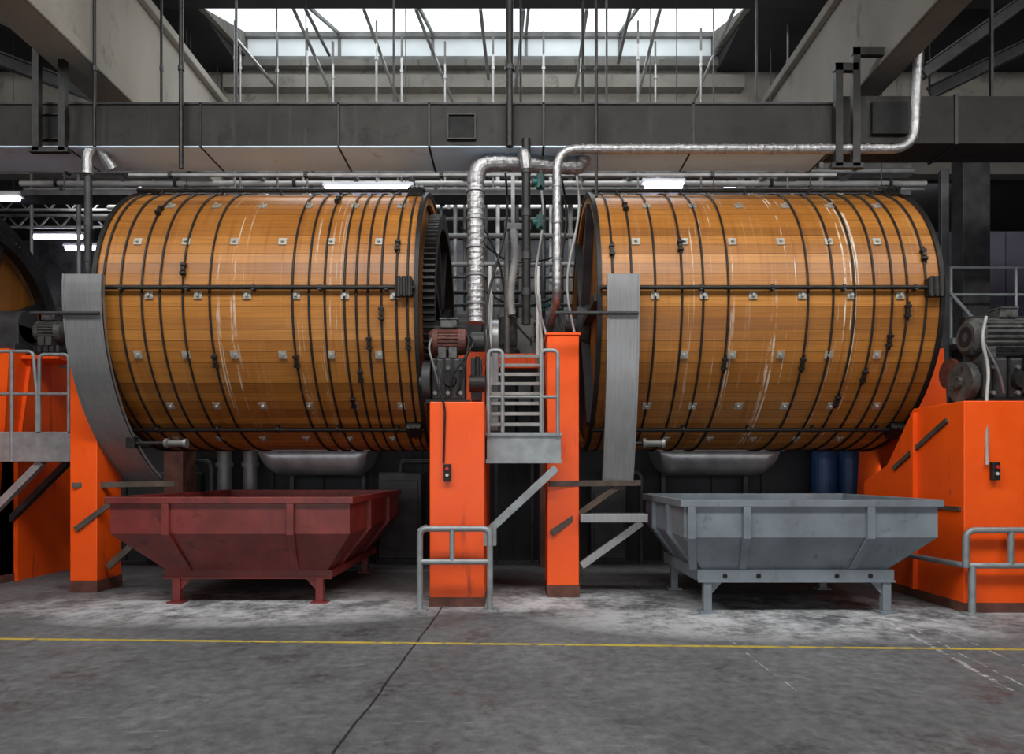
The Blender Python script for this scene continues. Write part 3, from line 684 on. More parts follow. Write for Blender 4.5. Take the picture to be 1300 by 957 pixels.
for x, lab in ((PX(222, 9.75), 'small steel cylinder with dark rod at the bottom left of the left drum'), (PX(822, 9.75), 'small steel cylinder with dark rod at the bottom left of the right drum')):
    z = PZ(563, 9.75); y = 9.66
    t = thing('locking_cylinder', lab, 'cylinder', (x, y, z-.1), 'locking cylinders under the drums')
    build('barrel', MB().cyl((x-.05, y, z), (x+.2, y, z), .05, None, 18), 'pipe', t)
    build('rod', MB().cyl((x-.55, y, z), (x-.05, y, z), .03, None, 10), 'iron', t)
    build('end_cap', MB().cyl((x-.09, y, z), (x-.04, y, z), .07, None, 18), 'pipe', t)
    build('end_cap', MB().cyl((x+.18, y, z), (x+.22, y, z), .065, None, 18), 'steel', t)
    build('clevis', MB().box(x-.62, x-.5, y-.06, y+.06, z-.07, z+.09), 'iron', t, .01)

# curved stainless sheets, drains, tanks in the dark below
for pa, pb, lab in ((326, 468, 'curved stainless catch sheet showing just below the left drum'), (836, 992, 'curved stainless catch sheet showing just below the right drum')):
    Yc = 12.0; xa, xb = PX(pa, Yc), PX(pb, Yc); zt, zb_ = 2.12, PZ(604, 12.3)
    t = thing('catch_sheet', lab, 'catch sheet', ((xa+xb)/2, Yc+.4, zb_), 'stainless catch sheets below the drums')
    m1 = 18; sec = [(Yc+.5-.5*math.cos(PI*j/m1), zt-(zt-zb_)*math.sin(PI*j/m1)**.7) for j in range(m1+1)]
    vs = []
    for x, sh in ((xa, .1), (xa+.25, 0), (xb-.25, 0), (xb, .1)):
        vs += [(x+(.12*(zt-z)/(zt-zb_) if x < xa+.1 else (-.12*(zt-z)/(zt-zb_) if x > xb-.1 else 0)), y, z+(sh*(zt-z)/(zt-zb_))) for y, z in sec]
    k1 = m1+1; fs = [(i*k1+j, i*k1+j+1, (i+1)*k1+j+1, (i+1)*k1+j) for i in range(3) for j in range(m1)]
    o = build('sheet', MB().add(vs, fs, True), 'chute', t); md = o.modifiers.new('thickness', 'SOLIDIFY'); md.thickness = .02
    build('end_plate', MB().add(vs[:k1], [tuple(range(k1))]), 'chute', t); build('end_plate', MB().add(vs[-k1:], [tuple(range(k1))]), 'chute', t)
    build('rim', MB().box(xa-.03, xb+.03, Yc-.03, Yc+.01, zt-.04, zt+.01), 'steel', t)
    for x in (xa+.3, xb-.3): build('leg', MB().box(x-.04, x+.04, Yc+.97, Yc+1.05, 0, zt), 'iron2', t)
for px, lab in ((285, 'left of two grey drain pipes below the left drum'), (318, 'right of two grey drain pipes below the left drum')):
    x = PX(px, 12.75); t = thing('drain_pipe', lab, 'pipe', (x, 12.75, 0), 'grey drain pipes')
    build('pipe', MB().cyl((x, 12.75, 0), (x, 12.75, 2.3), .13, None, 18), 'pipe', t)
    build('collar', MB().cyl((x, 12.75, 1.8), (x, 12.75, 1.88), .16, None, 18), 'pipe', t)
for px, lab in ((1046, 'leftmost of three dim blue tanks in the shadow beneath the right drum'), (1079, 'middle of three dim blue tanks in the shadow beneath the right drum'), (1112, 'rightmost of three dim blue tanks in the shadow beneath the right drum')):
    x = PX(px, 12.6)
    tag(build('blue_tank', MB().lathe((x, 12.6, 0), [(.2, 0), (.22, .05), (.22, .6), (.235, .63), (.22, .66), (.22, 1.2), (.235, 1.23), (.22, 1.26), (.22, 1.95), (.2, 2.1), (.1, 2.15)], 'z'), 'blue'), lab, 'tank', 'blue tanks')
for px0, px1, h, lab in ((480, 535, 1.7, 'dark steel pump cabinet in the shadow right of the red tray'), (750, 795, 1.5, 'dark steel pump cabinet in the shadow left of the grey tray'),
                         (190, 245, 1.7, 'dark steel pump cabinet in the shadow behind the left end of the red tray')):
    Yd = 12.6; xa, xb = PX(px0, Yd), PX(px1, Yd)
    t = thing('pump_cabinet', lab, 'cabinet', ((xa+xb)/2, Yd+.2, 0), 'dark pump cabinets')
    build('housing', MB().box(xa, xb, Yd, Yd+.45, .1, h), 'iron2', t, .02)
    build('plinth', MB().box(xa-.03, xb+.03, Yd-.03, Yd+.48, 0, .1), 'iron', t)
    build('door_panel', MB().box(xa+.06, xb-.06, Yd-.02, Yd, .3, h-.15), 'iron2', t, .008)
    build('outlet_pipe', MB().tube(fillet([((xa+xb)/2, Yd+.1, h), ((xa+xb)/2, Yd+.1, h+.2), (xb+.3, Yd+.1, h+.2), (xb+.3, Yd+.1, 0)], .15), .05, 12), 'iron2', t)

# ---------------------------------------------------------------- main ducts
t = thing('air_duct', 'long dark sheet metal air duct with pale underside spanning above both drums', 'duct', (-2.5, 9.85, PZ(185, 9.5)))
DZ0, DZ1 = PZ(186, 9.5), PZ(133, 9.5)
cuts = [-11.0, PX(-60, 9.5), PX(85, 9.5), PX(255, 9.5), PX(430, 9.5), PX(545, 9.5), PX(690, 9.5), PX(880, 9.5), PX(1058, 9.5)]
for i, (a, b_) in enumerate(zip(cuts, cuts[1:])):
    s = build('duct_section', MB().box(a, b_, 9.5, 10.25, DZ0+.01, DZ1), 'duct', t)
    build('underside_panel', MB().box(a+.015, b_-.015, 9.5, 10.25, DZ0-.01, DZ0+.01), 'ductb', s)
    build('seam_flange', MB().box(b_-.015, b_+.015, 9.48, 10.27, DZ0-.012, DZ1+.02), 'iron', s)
build('top_lip', MB().box(-11, cuts[-1], 9.48, 9.52, DZ1, DZ1+.025), 'iron2', t)
for px in (68, 586):
    c = P(px, 161, 9.48)
    v = build('outlet_vent', MB().box(c.x-.2, c.x+.2, 9.46, 9.5, c.z-.18, c.z-.16).box(c.x-.2, c.x+.2, 9.46, 9.5, c.z+.16, c.z+.18).box(c.x-.2, c.x-.18, 9.46, 9.5, c.z-.16, c.z+.16).box(c.x+.18, c.x+.2, 9.46, 9.5, c.z-.16, c.z+.16), 'iron', t)
    build('vent_opening', MB().box(c.x-.18, c.x+.18, 9.485, 9.499, c.z-.16, c.z+.16), 'black', v)
for px in (300, 500, 770, 960):
    x = PX(px, 10.27); build('hanger_strap', MB().box(x-.015, x+.015, 10.25, 10.28, DZ1-.2, 10.02), 'iron2', t)
t = thing('air_duct', 'shorter near black air duct at upper right beyond the hanging steel bars', 'duct', (7, 10, PZ(180, 9.7)))
for a, b_ in ((4.66, 6.3), (6.3, 8.2), (8.2, 11.5)):
    s = build('duct_section', MB().box(a, b_, 9.7, 10.3, PZ(182, 9.7), PZ(122, 9.7)), 'duct', t)
    build('seam_flange', MB().box(b_-.02, b_+.02, 9.67, 10.33, PZ(184, 9.7), PZ(120, 9.7)), 'iron2', s)
build('hanger_strap', MB().box(7, 7.04, 9.98, 10.02, PZ(122, 9.7), 10.02), 'iron2', t)
build('outlet_vent', MB().box(PX(1105, 9.7), PX(1150, 9.7), 9.64, 9.7, PZ(172, 9.7), PZ(132, 9.7)), 'black', t)
def frame(pxs, y1, Y, label, w, tops, arms):
    t = thing('hanging_bars', label, 'hanging bars', P(sum(pxs)/len(pxs), y1, Y), 'dark hanging steel bars')
    for px, zt in zip(pxs, tops):
        x = PX(px, Y); build('upright', MB().box(x-w/2, x+w/2, Y-.04, Y+.04, PZ(y1, Y), zt), 'iron', t)
    build('crosspiece', MB().box(PX(min(pxs), Y)-w, PX(max(pxs), Y)+w, Y-.04, Y+.04, PZ(y1+2, Y), PZ(y1-4, Y)), 'iron', t)
    for xa, xb, z in arms: build('top_arm', MB().box(xa, xb, Y-.04, Y+.04, z-.1, z), 'iron', t)
frame([1064, 1086], 212, 9.3, 'pair of dark hanging steel bars at the right end of the long duct', .1, (7.25, 7.46), ((4.38, 4.7, 7.25), (4.62, 5.1, 7.46)))
frame([47, 80], 192, 9.3, 'pair of dark hanging steel bars at the left end of the long duct', .09, (7.6, 7.3), ((-6.52, -6.3, 7.6),))
for a, b_, Yd, lab in (((1172, 92), (1330, -20), 10.6, 'upper dark angled steel joist in the top right corner'), ((1180, 118), (1340, 40), 11.6, 'lower dark angled steel joist in the top right corner'),
                   ((-40, 60), (140, 128), 11.2, 'dark angled steel joist in the top left corner'), ((-30, 10), (110, 70), 10.4, 'upper dark angled steel joist in the top left corner')):
    t = thing('roof_joist', lab, 'joist', (P(*a, Yd)+P(*b_, Yd))/2, 'dark angled roof joists')
    p0, p1 = P(*a, Yd), P(*b_, Yd)
    build('web', MB().bar(p0, p1, .03, .2, (0, 0, 1)), 'iron2', t)
    u = Vector((0, 0, .1))
    build('flange', MB().bar(p0+u, p1+u, .16, .025), 'iron2', t); build('flange', MB().bar(p0-u, p1-u, .16, .025), 'iron2', t)
    hi = p0 if p0.z > p1.z else p1; lo_ = p1 if p0.z > p1.z else p0
    for q in (hi, lo_): build('hanger', MB().cyl((q.x, q.y, q.z), (q.x, q.y, 10.02 if q.z < 10 else q.z+.01), .02, None, 6), 'iron', t)

# ---------------------------------------------------------------- pipes
def pipe(name, label, pts, r, mat, rad=.2, collars=(), cat='pipe', group=None, n=14):
    path = fillet(pts, rad, 7)
    lo = min(path, key=lambda p: p.z)
    t = thing(name, label, cat, lo, group)
    if mat == 'foil':                     # crumpled lagging: uneven faceted rings
        path = resample(path, .03); rr = [r*(1.03 if i % 3 == 0 else random.uniform(.96, 1.0)) for i in range(len(path))]
        build('pipe_run', MB().tube(path, rr, n, False, True, .028), mat, t)
    else: build('pipe_run', MB().tube(path, r, n), mat, t)
    for a, b_ in collars: build('collar', MB().cyl(a, b_, r*1.15, None, 16), 'steel' if mat == 'foil' else 'iron2', t)
    return t
Y = 9.33; zz = PZ(189, Y)
pipe('insulated_pipe', 'long thin silver insulated pipe running along above the right drum',
     [(PX(1166, Y), Y, PZ(55, Y)), (PX(1160, Y), Y, zz), (PX(707, Y), Y, zz), (PX(707, Y), Y, 4.06), (PX(707, Y), 11.1, 4.06)], .06, 'foil', .3,
     [((PX(p, Y)-.015, Y, zz), (PX(p, Y)+.015, Y, zz)) for p in (740, 800, 860, 920, 980, 1040, 1100)]+[((PX(707, Y), Y, z_-.015), (PX(707, Y), Y, z_+.015)) for z_ in (5.6, 5.1, 4.6)])
Y = 9.75; zz = PZ(206, Y)
pipe('insulated_pipe', 'thick silver lagged duct bending down beside the left drum',
     [(PX(742, Y), Y+.1, DZ0+.05), (PX(738, Y), Y+.1, zz), (PX(700, Y), Y+.1, zz), (PX(655, Y), Y, zz), (PX(604, Y), Y, zz), (PX(604, Y), Y, PZ(410, Y))], .122, 'foil', .3,
     [((PX(604, Y), Y, z_-.015), (PX(604, Y), Y, z_+.015)) for z_ in (5.7, 5.3, 4.9, 4.5, 4.1)], n=18)
Y = 9.5
t = pipe('water_pipe', 'dark vertical pipe with teal valves between the two big drums',
     [(PX(668, Y), Y, DZ0+.1), (PX(668, Y), Y, PZ(412, Y))], .06, 'iron', .2, [((PX(668, Y), Y, z_-.05), (PX(668, Y), Y, z_+.05)) for z_ in (5.9, 5.3, 4.7, 4.2)])
build('silver_elbow', MB().tube(resample(fillet([(PX(668, Y), Y, PZ(215, Y)), (PX(666, Y), Y-.02, PZ(192, Y)), (PX(660, Y), Y+.3, PZ(190, Y))], .1), .04), .075, 12, False, True, .03), 'foil', t)
for py in (231, 282):
    c = P(686, py, Y); v = build('valve', MB().cyl((c.x-.1, Y, c.z), (c.x+.05, Y, c.z), .045).cyl((c.x, Y, c.z-.09), (c.x, Y, c.z+.09), .06), 'teal', t)
    build('valve_handle', MB().box(c.x-.02, c.x+.02, Y-.14, Y-.05, c.z-.1, c.z+.1), 'iron', v)
Y = 9.6
t = pipe('water_pipe', 'dark vertical pipe with silver elbow dropping to the left end of the left drum',
     [(PX(135, Y), Y+.2, PZ(205, Y)), (PX(122, Y), Y, PZ(186, Y)), (PX(112, Y), Y, PZ(200, Y)), (PX(112, Y), Y, 4.4), (PX(112, Y), CY, 4.2)], .05, 'iron2', .15, [((PX(112, Y), Y, z_-.05), (PX(112, Y), Y, z_+.05)) for z_ in (5.9, 5.2, 4.7)])
build('silver_elbow', MB().tube(resample(fillet([(PX(135, Y), Y+.15, PZ(208, Y)), (PX(124, Y), Y-.02, PZ(183, Y)), (PX(112, Y), Y-.02, PZ(196, Y)), (PX(112, Y), Y-.02, PZ(222, Y))], .12), .04), .075, 12, False, True, .03), 'foil', t)
for px, y1, Yd, r, lab in ((120, 186, 9.35, .022, 'thin black drop pipe above the silver elbow at left'), (230, 214, 9.35, .03, 'black drop pipe left of the skylight crossing the long duct'),
                    (647, 186, 9.4, .05, 'thick black drop pipe in the middle of the skylight'), (757, 250, 9.35, .022, 'thin black drop pipe above the left end of the right drum'),
                    (205, 135, 10.4, .02, 'thin dark drop pipe behind the long duct near the left beam'), (661, 133, 10.3, .02, 'thin dark drop pipe just right of the thick black one'),
                    (740, 133, 10.3, .025, 'dark drop pipe behind the long duct above the right drum end')):
    x = PX(px, Yd); t = thing('drop_pipe', lab, 'pipe', (x, Yd, PZ(y1, Yd)), 'black drop pipes')
    build('pipe_run', MB().cyl((x, Yd, PZ(y1, Yd)), (x, Yd, 10.02), r, None, 10), 'iron', t)
    build('coupling', MB().cyl((x, Yd, PZ(90, Yd)), (x, Yd, PZ(84, Yd)), r*1.4, None, 10), 'iron2', t)
GR = 'grey hanger rods below the skylight'
for px, Yd in ((298, 12.6), (305, 12.9), (352, 13.0), (390, 12.8), (423, 13.2), (478, 12.6), (510, 13.0), (565, 13.2), (626, 12.9), (690, 12.9), (738, 13), (810, 12.6), (832, 13.2), (890, 12.8), (1000, 12.7)):
    x = PX(px, Yd)
    tag(build('hanger_rod', MB().cyl((x, Yd, PZ(240, Yd)), (x, Yd, 10.02), .02, None, 8).cyl((x, Yd, 9.3), (x, Yd, 9.36), .032, None, 8), 'pipe'),
        'thin grey vertical hanger rod in front of the skylight header', 'rod', GR)
for a, b_ in (((300, 50), (352, 112)), ((372, 10), (425, 128)), ((462, 12), (506, 130)), ((528, 12), (575, 130)),
              ((838, 12), (808, 130)), ((932, 12), (880, 130)), ((745, 12), (730, 120)), ((388, 12), (418, 70)), ((800, 12), (785, 80)), ((665, 12), (655, 110)), ((610, 12), (620, 100))):
    tag(build('roof_strut', MB().cyl(P(*a, 12.1), P(*b_, 13.9), .032, None, 8), 'pipe'), 'slanted grey steel strut running down from the skylight', 'strut', 'slanted struts below the skylight')
for py, Yd, r, xa, xb, mt, lab in (
        (233, 13.2, .05, -9.5, 8, 'palepipe', 'upper pale service pipe running across behind the drum tops'),
        (240, 12.6, .03, -9, 7.6, 'pipe', 'thin grey service pipe just above the drum tops'),
        (256, 13.9, .06, -9, 7.5, 'palepipe', 'pale service pipe crossing the gap between the drums'),
        (222, 11.6, .035, -6.5, 5.5, 'pipe', 'thin grey pipe close beneath the long duct'),
        (217, 12.75, .05, -9, 7.5, 'pipe', 'grey service pipe half hidden by the underside of the long duct'),
        (278, 14.1, .04, -9, 7.5, 'pipe', 'grey service pipe low in the gap between the drums'),
        (227, 15.6, .08, -10, 9, 'palepipe', 'thick pale pipe in the far hall seen just above the drums'),
        (263, 15.2, .05, -9, 8, 'pipe', 'grey service pipe farther back in the gap between the drums')):
    z = PZ(py, Yd); t = thing('service_pipe', lab, 'pipe', ((xa+xb)/2, Yd, z), 'horizontal service pipes')
    build('pipe_run', MB().cyl((xa, Yd, z), (xb, Yd, z), r, None, 12), mt, t)
    x = xa+.7; i = 0
    ct = 8.15 if Yd > 14.4 else 10.02
    while x < xb:
        build('pipe_clamp', MB().box(x-.03, x+.03, Yd-r-.01, Yd+r+.01, z-r-.01, z+r+.03), 'iron', t)
        if i in (1, 6): build('hanger', MB().cyl((x, Yd, z+r), (x, Yd, ct), .012, None, 6), 'iron2', t)
        x += 2.3; i += 1
t = thing('cable_tray', 'dark perforated cable tray running above the drum tops behind the duct', 'cable tray', (-.5, 12.2, PZ(246, 12)))
for yy in (12.0, 12.4): build('side_rail', MB().box(-9, 7, yy-.015, yy+.015, PZ(248, 12), PZ(242, 12)), 'iron2', t)
build('tray_bed', MB().box(-9, 7, 12, 12.4, PZ(248, 12), PZ(248, 12)+.015), 'iron2', t)
for x in (-8, -4.2, 3.6, 6.6): build('hanger', MB().cyl((x, 12.2, PZ(248, 12)), (x, 12.2, 10.02), .012, None, 6), 'iron2', t)
t = thing('steel_beam', 'grey steel beam running across behind the long duct', 'beam', (0, 13.7, PZ(228, 13.7)))
build('web', MB().box(-9, 8, 13.68, 13.72, PZ(222, 13.7), PZ(206, 13.7)), 'pipe', t)
for z in (PZ(222, 13.7), PZ(206, 13.7)): build('flange', MB().box(-9, 8, 13.6, 13.8, z-.02, z), 'palepipe', t)
for px in (150, 330, 450, 520, 590, 740, 800, 850, 970, 1075):
    x = PX(px, 13.0)
    tag(build('cross_member', MB().box(x-.04, x+.04, 11.5, 13.6, PZ(222, 13.0)-.06, PZ(222, 13.0)+.03).box(x-.05, x+.05, 11.48, 13.6, PZ(222, 13.0)+.03, PZ(222, 13.0)+.045), 'pipe'),
        'short grey steel cross member bridging pipes between the drum top and the long duct', 'cross member', 'cross members above the drums')
for px, Yd, w, mt, top, lab in ((893, 14.0, .72, 'rust', 7.9, 'dark concrete column behind the right drum under the duct'), (1232, 12.6, .5, 'iron2', 7.9, 'dark steel column right of the right drum'),
                       (1198, 12.0, .14, 'iron2', 7.0, 'slim dark column just right of the right drum'), (168, 15.0, .3, 'pipe', 8.15, 'grey column behind the left drum')):
    x = PX(px, Yd); dd = min(w*.35, .17)
    b = MB().box(x-w/2, x+w/2, Yd-dd, Yd+dd, 0, top).box(x-w*.62, x+w*.62, Yd-dd*1.1, Yd+dd*1.1, 0, .1)
    tag(build('support_column', b, mt, None, .01), lab, 'column')
for px, Yd, y0, r, mt in ((560, 14.0, 190, .03, 'pipe'), (578, 13.9, 190, .04, 'pipe'), (590, 13.5, 190, .03, 'iron2'), (617, 13.8, 190, .03, 'iron2'), (632, 13.6, 200, .04, 'palepipe'), (656, 13.6, 190, .04, 'iron'), (690, 13.8, 190, .05, 'iron2'), (699, 13.5, 190, .03, 'palepipe'), (712, 13.9, 190, .06, 'iron'), (724, 14.0, 190, .05, 'pipe'), (736, 13.6, 190, .025, 'iron2')):
    x = PX(px, Yd); tag(build('riser_pipe', MB().cyl((x, Yd, 0), (x, Yd, PZ(y0, Yd)), r, None, 10).cyl((x, Yd, 4.5), (x, Yd, 4.6), r*1.4, None, 10), mt), 'slim riser pipe standing in the gap between the two big drums', 'pipe', 'riser pipes between the drums')
for px, Yd, r in ((40, 13.8, .03), (100, 13.6, .04), (195, 13.8, .04), (294, 13.9, .05), (345, 13.9, .03), (385, 13.6, .03), (480, 13.8, .05), (505, 13.7, .03), (792, 13.8, .04), (835, 13.6, .05), (941, 13.9, .08), (957, 13.9, .06), (988, 13.9, .04), (1042, 13.6, .05), (1100, 13.9, .03)):
    x = PX(px, Yd); tag(build('riser_pipe', MB().cyl((x, Yd, 0), (x, Yd, 7.9), r, None, 10).cyl((x, Yd, 6.9), (x, Yd, 7.0), r*1.2, None, 10), 'palepipe' if r > .045 else 'pipe'), 'grey riser pipe showing in the strip between drum top and long duct', 'pipe', 'riser pipes behind the drums')
zw = PZ(452, 10.45)
t = thing('service_walkway', 'grey walkway floor at the head of the steps between the drums', 'walkway', (.05, 11.8, zw-.08))
build('deck', MB().box(-.34, .44, 11.12, 13.0, zw-.06, zw), 'galv', t, .005)
build('toe_board', MB().box(-.36, -.34, 11.12, 13.0, zw-.06, zw+.1), 'galv', t)
for x in (-.3, .38): build('leg', MB().box(x-.03, x+.03, 12.85, 12.93, 0, zw-.06), 'iron2', t)
t = thing('pipe_manifold', 'grey pipe manifold with valve wheels in the gap behind the steps', 'pipe manifold', (0, 13.3, 3.6))
MY = 13.3
for z, r in ((3.75, .04), (4.0, .05), (4.35, .03), (4.6, .06), (4.95, .035), (5.2, .04), (5.5, .03), (5.75, .05), (6.3, .05)):
    build('header_pipe', MB().cyl((-1.4, MY, z), (1.5, MY, z), r, None, 12), 'pipe' if r > .045 else 'iron2', t)
for x, z0, z1 in ((-.8, 2.3, 6.4), (-.5, 3.6, 5.2), (-.2, 2.3, 4.6), (.3, 3.7, 5.7), (.6, 2.3, 6.3), (.9, 4.0, 5.7)):
    build('branch_pipe', MB().cyl((x, MY-.06, z0), (x, MY-.06, z1), .04, None, 12), 'pipe' if x < .5 else 'iron2', t)
    build('flange', MB().cyl((x, MY-.06, (z0+z1)/2), (x, MY-.06, (z0+z1)/2+.05), .08, None, 12), 'pipe', t)
for x, z in ((-.5, 4.3), (.6, 4.9), (-.8, 5.0), (.9, 4.3), (.3, 4.3), (-.2, 4.2)):
    v = build('valve_body', MB().cyl((x, MY-.06, z), (x, MY-.2, z), .05, None, 12), 'iron2', t)
    w_ = [(x+.1*math.cos(2*PI*k/18), MY-.21, z+.1*math.sin(2*PI*k/18)) for k in range(18)]
    build('hand_wheel', MB().tube(w_, .014, 6, True).box(x-.1, x+.1, MY-.22, MY-.2, z-.01, z+.01).box(x-.01, x+.01, MY-.22, MY-.2, z-.1, z+.1), 'teal', v)
# pump set on the walkway, close behind the steps
t = thing('circulation_pump', 'dark pump with upright motor on the walkway behind the steps', 'pump', (-.08, 11.7, zw))
build('casing', MB().lathe((-.08, 11.7, zw), [(.2, 0), (.22, .05), (.22, .3), (.14, .36)], 'z', 20), 'iron2', t)
build('motor_body', MB().lathe((-.08, 11.7, zw+.36), [(.15, 0), (.17, .04), (.17, .5), (.1, .58)], 'z', 20), 'motor', t)
build('outlet', MB().tube(fillet([(-.08, 11.7, zw+.15), (-.08, 11.45, zw+.15), (-.08, 11.45, 5.9)], .1), .05, 12), 'pipe', t)
t = thing('switch_cabinet', 'grey switch cabinet standing at the head of the steps', 'cabinet', (.2, 12.4, zw))
build('body', MB().box(.02, .4, 12.3, 12.6, zw, zw+1.0), 'pipe', t, .015)
build('door', MB().box(.05, .37, 12.28, 12.3, zw+.08, zw+.93), 'pipe', t, .008)
build('handle', MB().box(.33, .35, 12.25, 12.28, zw+.5, zw+.65), 'iron', t)
x = PX(642, 11.4)+.12; hp = []; hr = []
for i in range(60):
    hp.append((x+.04*math.sin(i*.1), 11.4, PZ(292, 11.4)-(PZ(292, 11.4)-PZ(400, 11.4))*i/59)); hr.append(.075 if i % 2 else .055)
t = thing('corrugated_hose', 'grey corrugated hose hanging behind the steps between the drums', 'hose', hp[-1])
build('hose', MB().tube(hp, hr, 14), 'palepipe', t)
build('top_bracket', MB().box(x-.1, x+.3, 11.36, 11.44, PZ(292, 11.4), PZ(284, 11.4)).box(x-.03, x+.03, 11.36, 11.44, PZ(284, 11.4), PZ(222, 11.4)), 'pipe', t)
for a, b_, sag, mt, lab in (((-.9, 12.0, 6.0), (.7, 12.4, 5.6), .5, 'iron', 'sagging black cable high in the gap between the drums'), ((-.5, 11.6, 5.9), (.3, 11.6, 3.9), .3, 'iron', 'black cable looping down to the head of the steps'),
                        ((.75, 10.4, 6.2), (.7, 9.8, 3.6), .2, 'iron', 'black cable dropping down to the tall slim orange post'), ((-.1, 10.3, 6.2), (-.35, 9.4, 3.3), .25, 'iron', 'black cable dropping to the dark red motor'),
                        ((.35, 10.0, 6.2), (.45, 9.75, 3.6), .15, 'palepipe', 'pale cable dropping beside the dark vertical pipe with teal valves'), ((.9, 9.9, 6.2), (.85, 9.7, 3.6), .1, 'palepipe', 'pale cable beside the left end of the right drum'),
                        ((-.8, 12.4, 5.2), (.9, 12.6, 5.0), .6, 'iron', 'lower sagging black cable in the gap between the drums')):
    pts = []
    for i in range(15):
        f = i/14; p = Vector(a).lerp(Vector(b_), f); p.z -= sag*4*f*(1-f)*.6; p.x += .08*math.sin(f*7); pts.append(p)
    tag(build('power_cable', MB().tube(pts, .018, 7), mt), lab, 'cable', 'cables between the drums')
t = thing('back_machine', 'dark cabinet machine standing in the far gap behind the steps', 'machine', (.1, 15.6, 0))
build('cabinet', MB().box(-1.2, 1.3, 15.3, 16.2, 0, 4.9), 'iron2', t, .02)
build('panel', MB().box(-.9, -.2, 15.26, 15.3, 3.2, 4.6), 'pipe', t, .01); build('panel', MB().box(.1, 1.0, 15.26, 15.3, 3.2, 4.6), 'pipe', t, .01)
build('roof_box', MB().box(-1.0, .9, 15.4, 16.0, 4.9, 6.2), 'iron2', t, .02)
t = thing('far_railing', 'distant grey railing with vertical posts beyond the right motor', 'railing', (7.8, 12.2, PZ(440, 12.2)))
Y = 12.2
build('top_tube', MB().tube([(PX(1205, Y), Y, PZ(340, Y)), (11, Y, PZ(340, Y))], .03, 8), 'galv', t); build('middle_tube', MB().tube([(PX(1205, Y), Y, PZ(374, Y)), (11, Y, PZ(374, Y))], .025, 8), 'galv', t)
for px in (1207, 1290, 1370):
    build('post', MB().tube([(PX(px, Y), Y, PZ(430, Y)), (PX(px, Y), Y, PZ(340, Y))], .03, 8), 'galv', t)
build('walkway', MB().box(PX(1205, Y), 11, Y-.1, Y+1.2, PZ(438, Y), PZ(430, Y)), 'galv', t)
build('stair_tube', MB().tube([P(1207, 372, Y), P(1240, 410, Y-.8)], .03, 8), 'galv', t)
for x in (9.2, 10.8): build('walkway_leg', MB().box(x-.05, x+.05, Y+.9, Y+1.0, 0, PZ(438, Y)), 'iron2', t)
for px0, px1, py, Yd, lab in ((414, 522, 241, 11.85, 'long fluorescent lamp glowing just above the left drum'), (818, 866, 236, 11.85, 'fluorescent lamp glowing above the right drum left of the dark column'),
                             (918, 933, 237, 15.5, 'small far fluorescent lamp right of the dark column'), (-40, 24, 253, 12.0, 'fluorescent lamp at the left edge above the cut off drum'),
                             (44, 104, 301, 16.2, 'upper of two distant fluorescent lamps left of the left drum'), (84, 124, 315, 17.0, 'lower of two distant fluorescent lamps left of the left drum')):
    a, b_ = P(px0, py, Yd), P(px1, py, Yd)
    t = thing('fluorescent_lamp', lab, 'lamp', ((a.x+b_.x)/2, Yd, a.z), 'fluorescent lamps')
    build('tube', MB().cyl(a, b_, .04 if Yd < 14.5 else .055, None, 10), 'tube', t)
    build('housing', MB().prism([(Yd-.09, a.z+.045), (Yd+.09, a.z+.045), (Yd+.04, a.z+.12), (Yd-.04, a.z+.12)], 'x', a.x-.04, b_.x+.04), 'lamp_body', t)
    ct = 8.15 if Yd > 14.4 else 10.02
    for x in (a.x+.1, b_.x-.1): build('suspension_wire', MB().cyl((x, Yd, a.z+.1), (x, Yd, ct), .006, None, 6), 'iron', t)
for py, lab in ((268, 'upper distant steel truss left of the left drum'), (290, 'lower distant steel truss left of the left drum')):
    Yd = 15.5 if py < 280 else 15.9; z = PZ(py, Yd)
    t = thing('steel_truss', lab, 'truss', (-10, Yd, z), 'distant steel trusses')
    build('chord', MB().box(-14, -7.5, Yd-.03, Yd+.03, z, z+.05), 'pipe', t); build('chord', MB().box(-14, -7.5, Yd-.03, Yd+.03, z+.28, z+.33), 'pipe', t)
    for x in (-12.5, -8): build('hanger', MB().cyl((x, Yd+.05, z), (x, Yd+.05, 8.15), .015, None, 6), 'iron2', t)
    for i in range(9):
        x = -12+i*.5; build('web_bar', MB().bar((x, Yd, z+.03), (x+.25, Yd, z+.3), .03, .03), 'pipe', t); build('web_bar', MB().bar((x+.25, Yd, z+.3), (x+.5, Yd, z+.03), .03, .03), 'pipe', t)
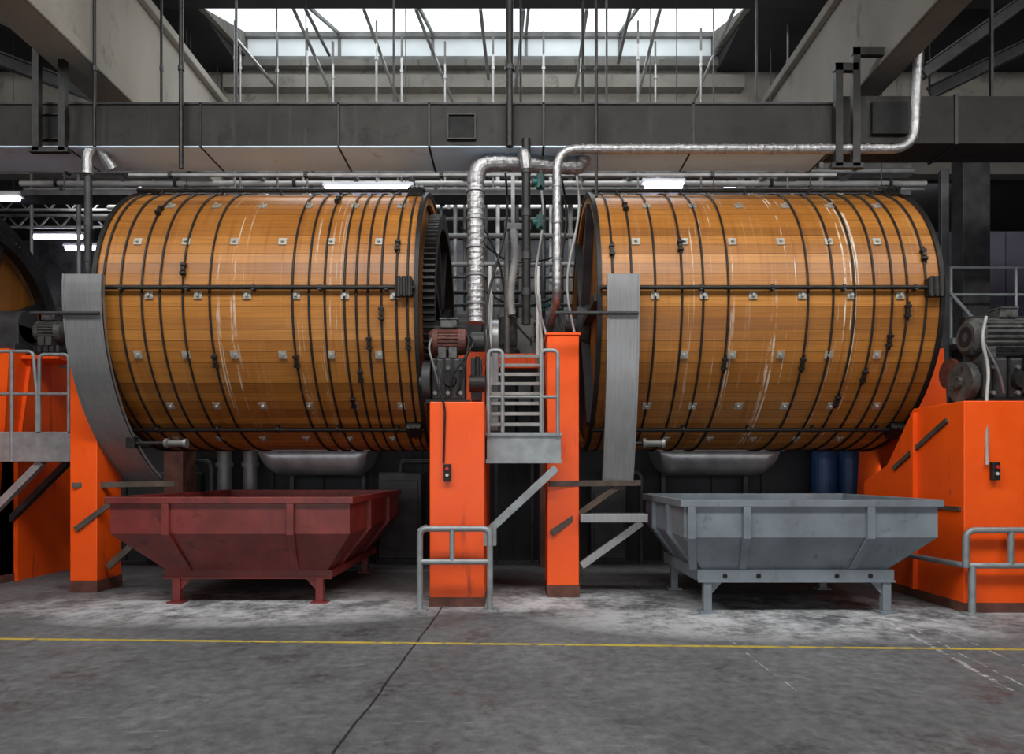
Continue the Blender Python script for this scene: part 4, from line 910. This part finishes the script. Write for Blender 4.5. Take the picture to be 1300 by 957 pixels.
a = [(-11, 7.15), (11, 6.24), (11, 6.30), (-11, 7.22)]
tag(build('floor_line', MB().prism(a, 'z', .0005, .003), 'yellow'), 'thin worn yellow line painted across the concrete floor', 'floor marking')

# ---------------------------------------------------------------- lights, world, camera
def area(name, loc, target, sx, sy, e, col=(1, 1, 1)):
    l = bpy.data.lights.new(name, 'AREA'); l.shape = 'RECTANGLE'; l.size = sx; l.size_y = sy; l.energy = e; l.color = col
    o = bpy.data.objects.new(name, l); COL.objects.link(o); o.location = loc
    o.rotation_euler = (Vector(target)-Vector(loc)).to_track_quat('-Z', 'Y').to_euler(); return o
area('front_roof_light', (0, 3.6, 9.8), (0, 9.2, 2.5), 20, 2.6, 2450, (1, .985, .965))
area('front_low_fill', (0, -2.4, 1.6), (0, 9.5, 4.8), 18, 2.4, 330, (.98, .98, 1))
area('skylight_down', (-.6, 12.5, 9.6), (-.6, 12.2, 0), 9, 1.4, 200, (.9, .96, 1))
area('rear_hall_fill', (0, 14.9, 7.9), (0, 18.2, 3.5), 20, .7, 480, (.95, .97, 1))  # unseen fill added to brighten the back hall
area('pipe_zone_fill', (0, 10.5, 6.5), (0, 14, 7.2), 16, .2, 130, (.92, .95, 1))  # fill added behind the duct to brighten the pipework, not a fixture
area('under_drum_fill', (0, 11.2, 1.75), (0, 13.2, 1.2), 13, .15, 16, (.9, .95, 1))  # faint fill added to lift the dark below the drums, not a fixture
w = bpy.data.worlds.new('World'); sc.world = w; w.use_nodes = True
w.node_tree.nodes['Background'].inputs[0].default_value = (.5, .55, .62, 1); w.node_tree.nodes['Background'].inputs[1].default_value = .15
cam = bpy.data.cameras.new('Camera'); co = bpy.data.objects.new('Camera', cam); COL.objects.link(co)
co.location = (0, 0, CZ); co.rotation_euler = (PI/2, 0, 0)
cam.sensor_width = 36; cam.lens = F*36/1300; cam.shift_y = (HOR-478.5)/1300; cam.clip_end = 200
sc.camera = co
sc.view_settings.view_transform = 'Standard'
sc.view_settings.look = 'None'
